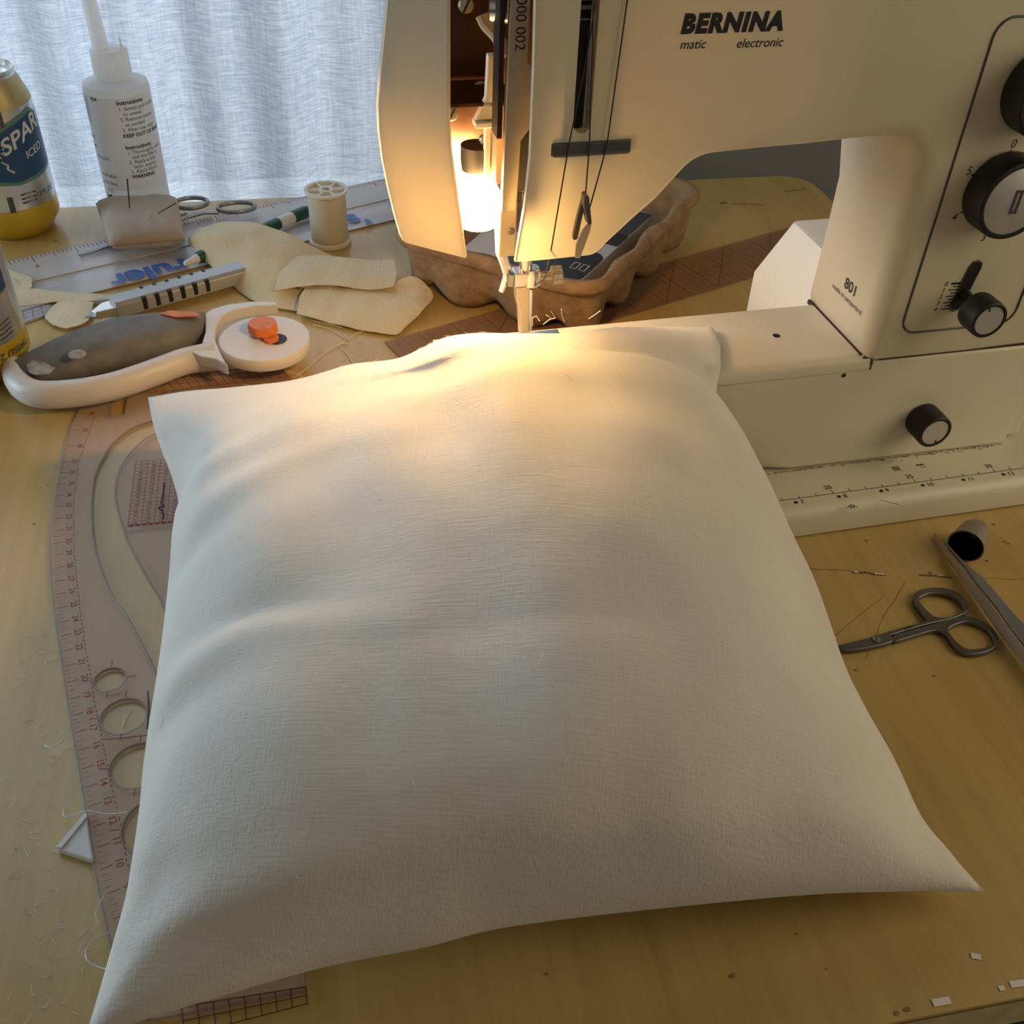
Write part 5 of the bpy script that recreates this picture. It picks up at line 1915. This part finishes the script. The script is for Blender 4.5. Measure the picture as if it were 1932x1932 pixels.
cn, wrap, patch, CR = can(Vector((-0.3430, 0.5500, 0.0003)), radians(-70), 'blue-fronted drink can standing at the curved tail of the rotary cutter', near=True)
patch('blue_field', [(-0.03, 0.088), (0.04, 0.086)], [(-0.03, 0.057), (0.02, 0.056), (0.04, 0.060)], M['can_blue'], 0.0002, cn)
patch('field_border', [(-0.03, 0.0575), (0.02, 0.0565), (0.04, 0.0605)], [(-0.03, 0.0560), (0.02, 0.0548), (0.04, 0.0590)], M['can_green'], 0.0002, cn)
wt = MB()
for j in range(4):
    for k in range(16):
        x = -0.02 + k * 0.0035
        v, f = curve_mesh([[(-0.0018, -0.0003 + 0.0007 * sin(k * 1.3)), (0.0018, -0.0003 + 0.0007 * sin(k * 1.3 + 1.3)), (0.0018, 0.0003 + 0.0007 * sin(k * 1.3 + 1.3)), (-0.0018, 0.0003 + 0.0007 * sin(k * 1.3))]], 0.00002)
        wrap(wt, v, f, x / CR, 0.032 + 0.003 * j, 0.0002)
v, f = text_vf('12 FL OZ (355mL)', 0.0058, bold=0.0001, align='LEFT')
wrap(wt, v, f, 0.0 / CR, 0.0205, 0.0003)
wt.build('can_print', M['grey_ink'], cn, smooth=0)

# ------------------------------------------------------------------ squeeze bottle
bo = empty('squeeze_bottle', Vector((-0.3217, 0.8120, 0.0003)), radians(-90))
tag(bo, 'tall white squeeze bottle with long nozzle standing before the curtain', 'bottle')
RB = 0.0248
MB().lathe([(RB * 0.85, 0), (RB, 0.002), (RB, 0.094), (RB * 0.97, 0.0975), (RB * 0.62, 0.1005), (0.0128, 0.1010), (0.0128, 0.104)], 48).build('bottle_body', M['frost'], bo, smooth=50)
lbm = MB().lathe([(RB + 0.0002, 0.020), (RB + 0.0002, 0.092)], 48, None, False, False)
lb = lbm.build('bottle_label', M['label_white'], bo)
seg = 80
cpm = MB().rings([[((r + (0.0004 if k % 2 else 0)) * cos(2 * pi * k / seg), (r + (0.0004 if k % 2 else 0)) * sin(2 * pi * k / seg), z) for k in range(seg)] for r, z in ((0.0135, 0.1035), (0.0138, 0.1040), (0.0134, 0.1205), (0.0126, 0.1215))])
cpm.build('bottle_cap', M['frost'], bo, smooth=25)
MB().lathe([(0.0062, 0.121), (0.0060, 0.126), (0.0050, 0.165), (0.0035, 0.215)], 20, Matrix.Translation((0, 0, 0)) @ Matrix.Rotation(radians(2.5), 4, 'X')).build('nozzle', M['frost'], bo, smooth=50)
MB().lathe([(0.0014, 0.1205), (0.0004, 0.130)], 8, Matrix.Translation((0.0, 0.0105, 0))).build('cap_tether', M['frost'], bo)
bt3 = MB()


def bwrap(mb, v, f, ang, z, dr=0.0004):
    mb.add([((RB + dr) * cos(ang + x / RB), (RB + dr) * sin(ang + x / RB), z + y) for x, y, _ in v], f)


for body_, size, x, z, bold in (('Instructions:', 0.0043, 0.007, 0.0885, 0.00012), ('1. Gently pull nozzle', 0.0039, 0.0075, 0.0840, 0), ('to unseal.', 0.0039, 0.0105, 0.0800, 0), ('2. Remove excess', 0.0039, 0.0075, 0.0760, 0), ('as needed.', 0.0039, 0.0105, 0.0720, 0),
                                ('3. After use, wipe', 0.0039, 0.0075, 0.0680, 0), ('KEEP OUT OF REACH', 0.0039, 0.0072, 0.0635, 0.00012), ('Instructions:', 0.0043, 0.007, 0.0545, 0.00012), ('1. Thoroughly wash', 0.0039, 0.0075, 0.0505, 0), ('and dry fabric.', 0.0039, 0.0105, 0.0468, 0),
                                ('2. Apply a thin', 0.0039, 0.0075, 0.0430, 0), ('layer evenly.', 0.0039, 0.0105, 0.0392, 0), ('3. Apply fabric', 0.0039, 0.0075, 0.0354, 0), ('WARNING', 0.0039, 0.0075, 0.0312, 0.00012), ('854', 0.0039, -0.0135, 0.0905, 0.0001),
                                ('fabric', 0.0050, -0.030, 0.060, 0.0001), ('glue', 0.0050, -0.028, 0.053, 0.0001), ('non-toxic', 0.0045, -0.025, 0.0450, 0), ('washable', 0.0045, -0.021, 0.0310, 0), ('and clear', 0.0045, -0.021, 0.0250, 0)):
    v, f = text_vf(body_, size, bold=bold, align='LEFT')
    bwrap(bt3, v, f, x / RB, z)
v, f = curve_mesh([[(-0.006, -0.004), (0.0, -0.004), (0.006, -0.0055), (0.007, -0.005), (0.002, 0.0015), (-0.001, 0.003), (-0.004, 0.001), (-0.006, 0.004)]], 0.00002)
bwrap(bt3, v, f, -0.014 / RB, 0.012)
for k in range(4):
    v, f = curve_mesh([[(-0.0002, 0), (0.0003, 0), (0.0003, 0.004), (-0.0002, 0.004)]], 0.00002)
    bwrap(bt3, v, f, (-0.017 + 0.002 * k) / RB, 0.0165)
bt3.build('label_print', M['ink'], lb, smooth=0)
bb3 = MB()
v, f = curve_mesh([[(-0.003, -0.01), (0.003, -0.01), (0.003, 0.01), (-0.003, 0.01)]], 0.00002)
bwrap(bb3, v, f, -0.0215 / RB, 0.081, 0.0003)
bb3.build('pale_blue_panel', mat('pale_blue_print', (0.35, 0.42, 0.52), rough=0.4), lb, smooth=0)

# ------------------------------------------------------------------ things on the right
th_c0 = P(1812, 1045, 0.0)
ax0 = P(1822, 1030, 0.0095)
ax1 = P(1842, 1000, 0.0088)
dth = (ax1 - ax0).normalized()
tm_ = frame(ax0 - dth * 0.004, Vector((0, 0, 1)).cross(dth), Vector((0, 0, 1)))
fth = frame(ax0, (dth.y, -dth.x, 0), (0, 0, 1))
thm = Matrix.Translation(ax0) @ dth.to_track_quat('Z', 'Y').to_matrix().to_4x4()
tho = empty('thimble', ax0)
tag(tho, 'bronze-coloured dimpled thimble lying on its side beyond the shears tip', 'thimble')
L_ = Matrix.Translation(-ax0) @ thm
MB().lathe([(0.0088, -0.0002), (0.0094, -0.0004), (0.0096, 0.0006), (0.0092, 0.0016), (0.0084, 0.009), (0.0078, 0.015), (0.0062, 0.0188), (0.003, 0.0203), (0.0002, 0.0206)], 40, L_, False, True).build('thimble_shell', M['thimble'], tho, smooth=50)
MB().lathe([(0.0088, -0.0002), (0.0086, 0.002), (0.0076, 0.009), (0.0070, 0.0145), (0.0052, 0.0175), (0.0002, 0.0185)], 40, L_, False, True).build('thimble_lining', M['thimble_in'], tho, smooth=50)

C6 = lambda x, y: (1450 + x / 4.008, 950 + y / 4.008)
ns = empty('nail_scissors', P(1720, 1190))
tag(ns, 'small dark grey curved scissors lying closed between cushion and steel shears', 'scissors')


def plate6(name, outer, hole, z, th_, m, parent, sm_n=5):
    o_ = catmull([P(*C6(*p), z) for p in outer], sm_n, True)
    ols = [[(p.x - parent.location.x, p.y - parent.location.y) for p in o_]]
    if hole:
        h_ = catmull([P(*C6(*p), z) for p in hole], sm_n, True)
        ols.append([(p.x - parent.location.x, p.y - parent.location.y) for p in h_])
    v, f = curve_mesh(ols, th_, 0.0005, 2)
    return MB().add(v, f, Matrix.Translation((0, 0, z - th_ / 2))).build(name, m, parent, smooth=40)


ha = [(512, 1072), (560, 1060), (640, 1043), (780, 1005), (930, 958), (1060, 922), (1130, 903), (1188, 886), (1192, 872), (1150, 815), (1108, 760), (1096, 712), (1125, 662), (1190, 638), (1290, 632), (1400, 655), (1478, 708), (1515, 775), (1500, 822),
      (1440, 850), (1370, 872), (1240, 902), (1100, 940), (955, 984), (932, 995), (940, 1035), (900, 1055), (800, 1080), (690, 1100), (600, 1108), (540, 1098)]
hah = [(1140, 715), (1200, 682), (1280, 675), (1380, 695), (1450, 745), (1474, 790), (1448, 828), (1390, 850), (1310, 860), (1245, 845), (1195, 800), (1152, 750)]
hb = [(950, 992), (1100, 948), (1300, 892), (1440, 852), (1530, 855), (1640, 898), (1712, 960), (1742, 1025), (1720, 1082), (1650, 1122), (1560, 1138), (1480, 1130), (1420, 1092), (1370, 1030), (1330, 980), (1290, 962), (1230, 964), (1100, 1000), (955, 1040)]
hbh = [(1362, 950), (1420, 912), (1510, 892), (1600, 920), (1670, 970), (1704, 1040), (1680, 1072), (1600, 1095), (1500, 1094), (1432, 1050), (1388, 1000)]
plate6('upper_half', ha, hah, 0.0032, 0.0026, M['steel_dark'], ns)
plate6('lower_half', hb, hbh, 0.0030, 0.0026, M['steel_dark'], ns)
sp_ = P(*C6(815, 1025), 0.0033) - ns.location
MB().lathe([(0.0022, 0), (0.0021, 0.0004), (0.0004, 0.0005)], 20, Matrix.Translation(sp_)).build('pivot_screw', M['steel_grey'], ns)
MB().box((-0.0019, -0.0002, 0.0004), (0.0019, 0.0002, 0.0006), Matrix.Translation(sp_) @ Matrix.Rotation(1.2, 4, 'Z')).build('screw_slot', M['ink'], ns, smooth=0)
et = MB()
v, f = text_vf('INOX', 0.0022)
et.add(v, f, frame(P(*C6(1060, 938), 0.0033) - ns.location, P(*C6(1120, 915)) - P(*C6(1000, 955)), (0, 1, 0)))
et.build('stamped_mark', M['ink'], ns, smooth=0)

shs = empty('steel_shears', P(1800, 1080))
tag(shs, 'long polished steel shears entering beside the thimble, only the blades in view', 'shears')
rs = lambda p: p - shs.location


def blade(name, lpx, rpx, zt, zb_, m):
    mb = MB()
    rg = []
    for (lx, ly), (rx, ry), a, b in zip(lpx, rpx, zt, zb_):
        L3, R3 = rs(P(lx, ly, b)), rs(P(rx, ry, a))
        L4 = Vector((L3.x, L3.y, b))
        mid = (L3 + R3) / 2
        rg.append([Vector((L3.x, L3.y, a - (a - b) * 0.25)), Vector((mid.x, mid.y, a)), Vector((R3.x, R3.y, a - 0.0004)), Vector((R3.x, R3.y, b)), Vector((L3.x, L3.y, b))])
    mb.rings(rg)
    return mb.build(name, m, shs, smooth=25, bevel=0.0003)


blade('lower_blade', [(1761, 1010), (1781, 1045), (1819, 1097), (1849, 1145), (1887, 1195), (1932, 1257), (2010, 1360), (2110, 1490)],
      [(1764, 1009), (1803, 1055), (1840, 1105), (1874, 1146), (1905, 1190), (1940, 1235), (2022, 1338), (2125, 1465)],
      (0.003, 0.0055, 0.007, 0.008, 0.008, 0.008, 0.008, 0.008), (0.0006,) * 8, M['steel_pale'])
blade('upper_blade', [(1781, 1024), (1812, 1064), (1842, 1105), (1876, 1146), (1907, 1190), (1942, 1235), (2025, 1338), (2128, 1465)],
      [(1786, 1022), (1830, 1072), (1851, 1084), (1874, 1110), (1917, 1160), (1965, 1208), (2060, 1300), (2160, 1420)],
      (0.0062, 0.0085, 0.0098, 0.0105, 0.0105, 0.0105, 0.0105, 0.0105), (0.0048, 0.006, 0.0074, 0.0083, 0.0083, 0.0083, 0.0083, 0.0083), M['steel_grey'])
pv = rs(P(2110, 1440, 0.0105))
MB().lathe([(0.005, 0), (0.0045, 0.0015), (0.0005, 0.002)], 20, Matrix.Translation(pv)).build('pivot_bolt', M['steel'], shs)
for nm, off, sg in (('finger_bow', Vector((0.022, -0.055, 0.001)), 1), ('thumb_bow', Vector((0.052, -0.040, 0.001)), -1)):
    c = pv + off + Vector((0, 0, -0.003))
    mb = MB().tube(loop_pts(c, 0.012, 0.020, 0.5, c.z, 24), 0.0035, 8, closed=True)
    mb.tube([pv + Vector((0, 0, -0.004)), pv.lerp(c, 0.45) + Vector((0, 0, -0.002)), pv.lerp(c, 0.68)], [0.005, 0.0045, 0.0036], 8, flat=0.8)
    mb.build(nm, M['steel_grey'], shs)

# triangular chalk
ch = [P(104, 1600, 0.0035), P(162, 1531, 0.0035), P(176, 1624, 0.0035)]
cho = MB().prism(ch, (0, 0, -0.0033)).build('tailors_chalk', M['chalk'], bevel=0.0008)
tag(cho, 'small white triangle of tailors chalk against the curved ruler edge', 'chalk')
MB().prism([ch[0] + Vector((0.0004, 0, 0.0001)), ch[1] + Vector((0.0002, -0.0006, 0.0001)), ch[1] + Vector((0.0016, -0.0024, 0.0001)), ch[0] + Vector((0.0026, -0.0003, 0.0001))], (0, 0, 0.0006)).build('chalk_ridge', M['chalk'], cho, bevel=0.0002)

# ------------------------------------------------------------------ loose threads and lint
lt = [('long cream thread looping from the muslin scrap past the cutter disc', [(590, 613), (625, 622), (650, 640), (640, 652), (655, 668), (668, 690)], 'thread_cream', 0.0003),
      ('cream thread lying straight out from the cutter disc edge', [(556, 712), (585, 690), (610, 668), (640, 650), (660, 648)], 'thread_cream', 0.0003),
      ('curly cream thread close to the cushion edge by the curved ruler', [(540, 700), (560, 705), (590, 722), (612, 720), (640, 715)], 'thread_cream', 0.00028),
      ('short forked cream thread between muslin scrap and cushion', [(650, 632), (655, 640), (672, 630), (684, 626)], 'thread_cream', 0.00028),
      ('thin cream thread hanging from the muslin corner to the cushion', [(590, 605), (620, 612), (646, 618)], 'thread_cream', 0.00028),
      ('white thread hooked around the chalk triangle tip', [(119, 1528), (122, 1541), (140, 1538), (165, 1530), (200, 1536), (240, 1533)], 'thread_white', 0.0003),
      ('bent white thread left of the curved ruler at its round holes', [(85, 1408), (100, 1412), (113, 1428), (78, 1464)], 'thread_white', 0.0002),
      ('curled white thread left of the curved ruler between chalk and holes', [(84, 1406), (98, 1410), (112, 1402), (121, 1392)], 'thread_white', 0.0003),
      ('long faint white thread curling off the lower left cushion edge', [(205, 1760), (180, 1772), (163, 1792), (165, 1812), (188, 1826), (205, 1828)], 'thread_white', 0.0003),
      ('fine white thread trailing from the lowest curved ruler edge', [(196, 1690), (180, 1722), (185, 1745), (160, 1770), (150, 1795)], 'thread_white', 0.0002),
      ('tiny white thread inside the larger upper ruler hole', [(232, 1372), (236, 1355), (250, 1335)], 'thread_white', 0.0002)]
for lab, pp, mt, r in lt:
    z = 0.0034 if mt == 'thread_white' and 'ruler hole' not in lab else 0.0006
    if 'cutter' in lab or 'curved ruler' in lab or 'muslin' in lab:
        z = 0.0034 if 'curved ruler' in lab else 0.0008
    o = MB().tube(catmull([P(x, y, z + 0.0006 * (k % 2)) for k, (x, y) in enumerate(pp)], 5), r, 5).build('loose_thread', M[mt])
    tag(o, lab, 'thread', 'loose threads on the table')
# thread ends behind the free arm, caught under the foot
o = MB()
for pts_ in ([(1005, 615), (1004, 600), (1012, 596), (1018, 606)], [(1025, 612), (1040, 600), (1030, 594)], [(1035, 603), (1048, 600), (1040, 588)], [(1065, 608), (1060, 595), (1059, 583)], [(1110, 602), (1125, 592), (1133, 586)]):
    o.tube([O0 + U * m.x + V * m.y + Vector((0, 0, m.z)) for m in [PB(x, y, 0.082 - 0.001 * k) for k, (x, y) in enumerate(pts_)]], 0.00025, 4)
o2 = o.build('thread_ends', M['thread_cream'], kind='stuff')
tag(o2, 'frayed cream thread ends sticking up behind the cushion on the free arm', 'threads', kind='stuff')
ln = MB()
rl = random.Random(11)
for k in range(110):
    px, py = rl.uniform(0, 230), rl.uniform(1180, 1925)
    if px > 60 + (py - 1100) * 0.17:
        px *= 0.4
    p = P(px, py, 0.0004)
    an = rl.uniform(0, 2 * pi)
    L = rl.uniform(0.001, 0.006)
    q = [p]
    for s in range(4):
        an += rl.uniform(-0.7, 0.7)
        q.append(q[-1] + Vector((cos(an), sin(an), 0)) * L / 4)
    ln.tube(q, 0.00008, 3)
for k in range(60):
    p = P(rl.uniform(540, 720), rl.uniform(640, 720), 0.0005)
    an = rl.uniform(0, 2 * pi)
    q = [p]
    for s in range(4):
        an += rl.uniform(-0.7, 0.7)
        q.append(q[-1] + Vector((cos(an), sin(an), 0)) * rl.uniform(0.0005, 0.0015))
    ln.tube(q, 0.00009, 3)
tag(ln.build('lint', M['thread_white'], kind='stuff'), 'scattered fine white lint on the yellow table top', 'lint', kind='stuff')
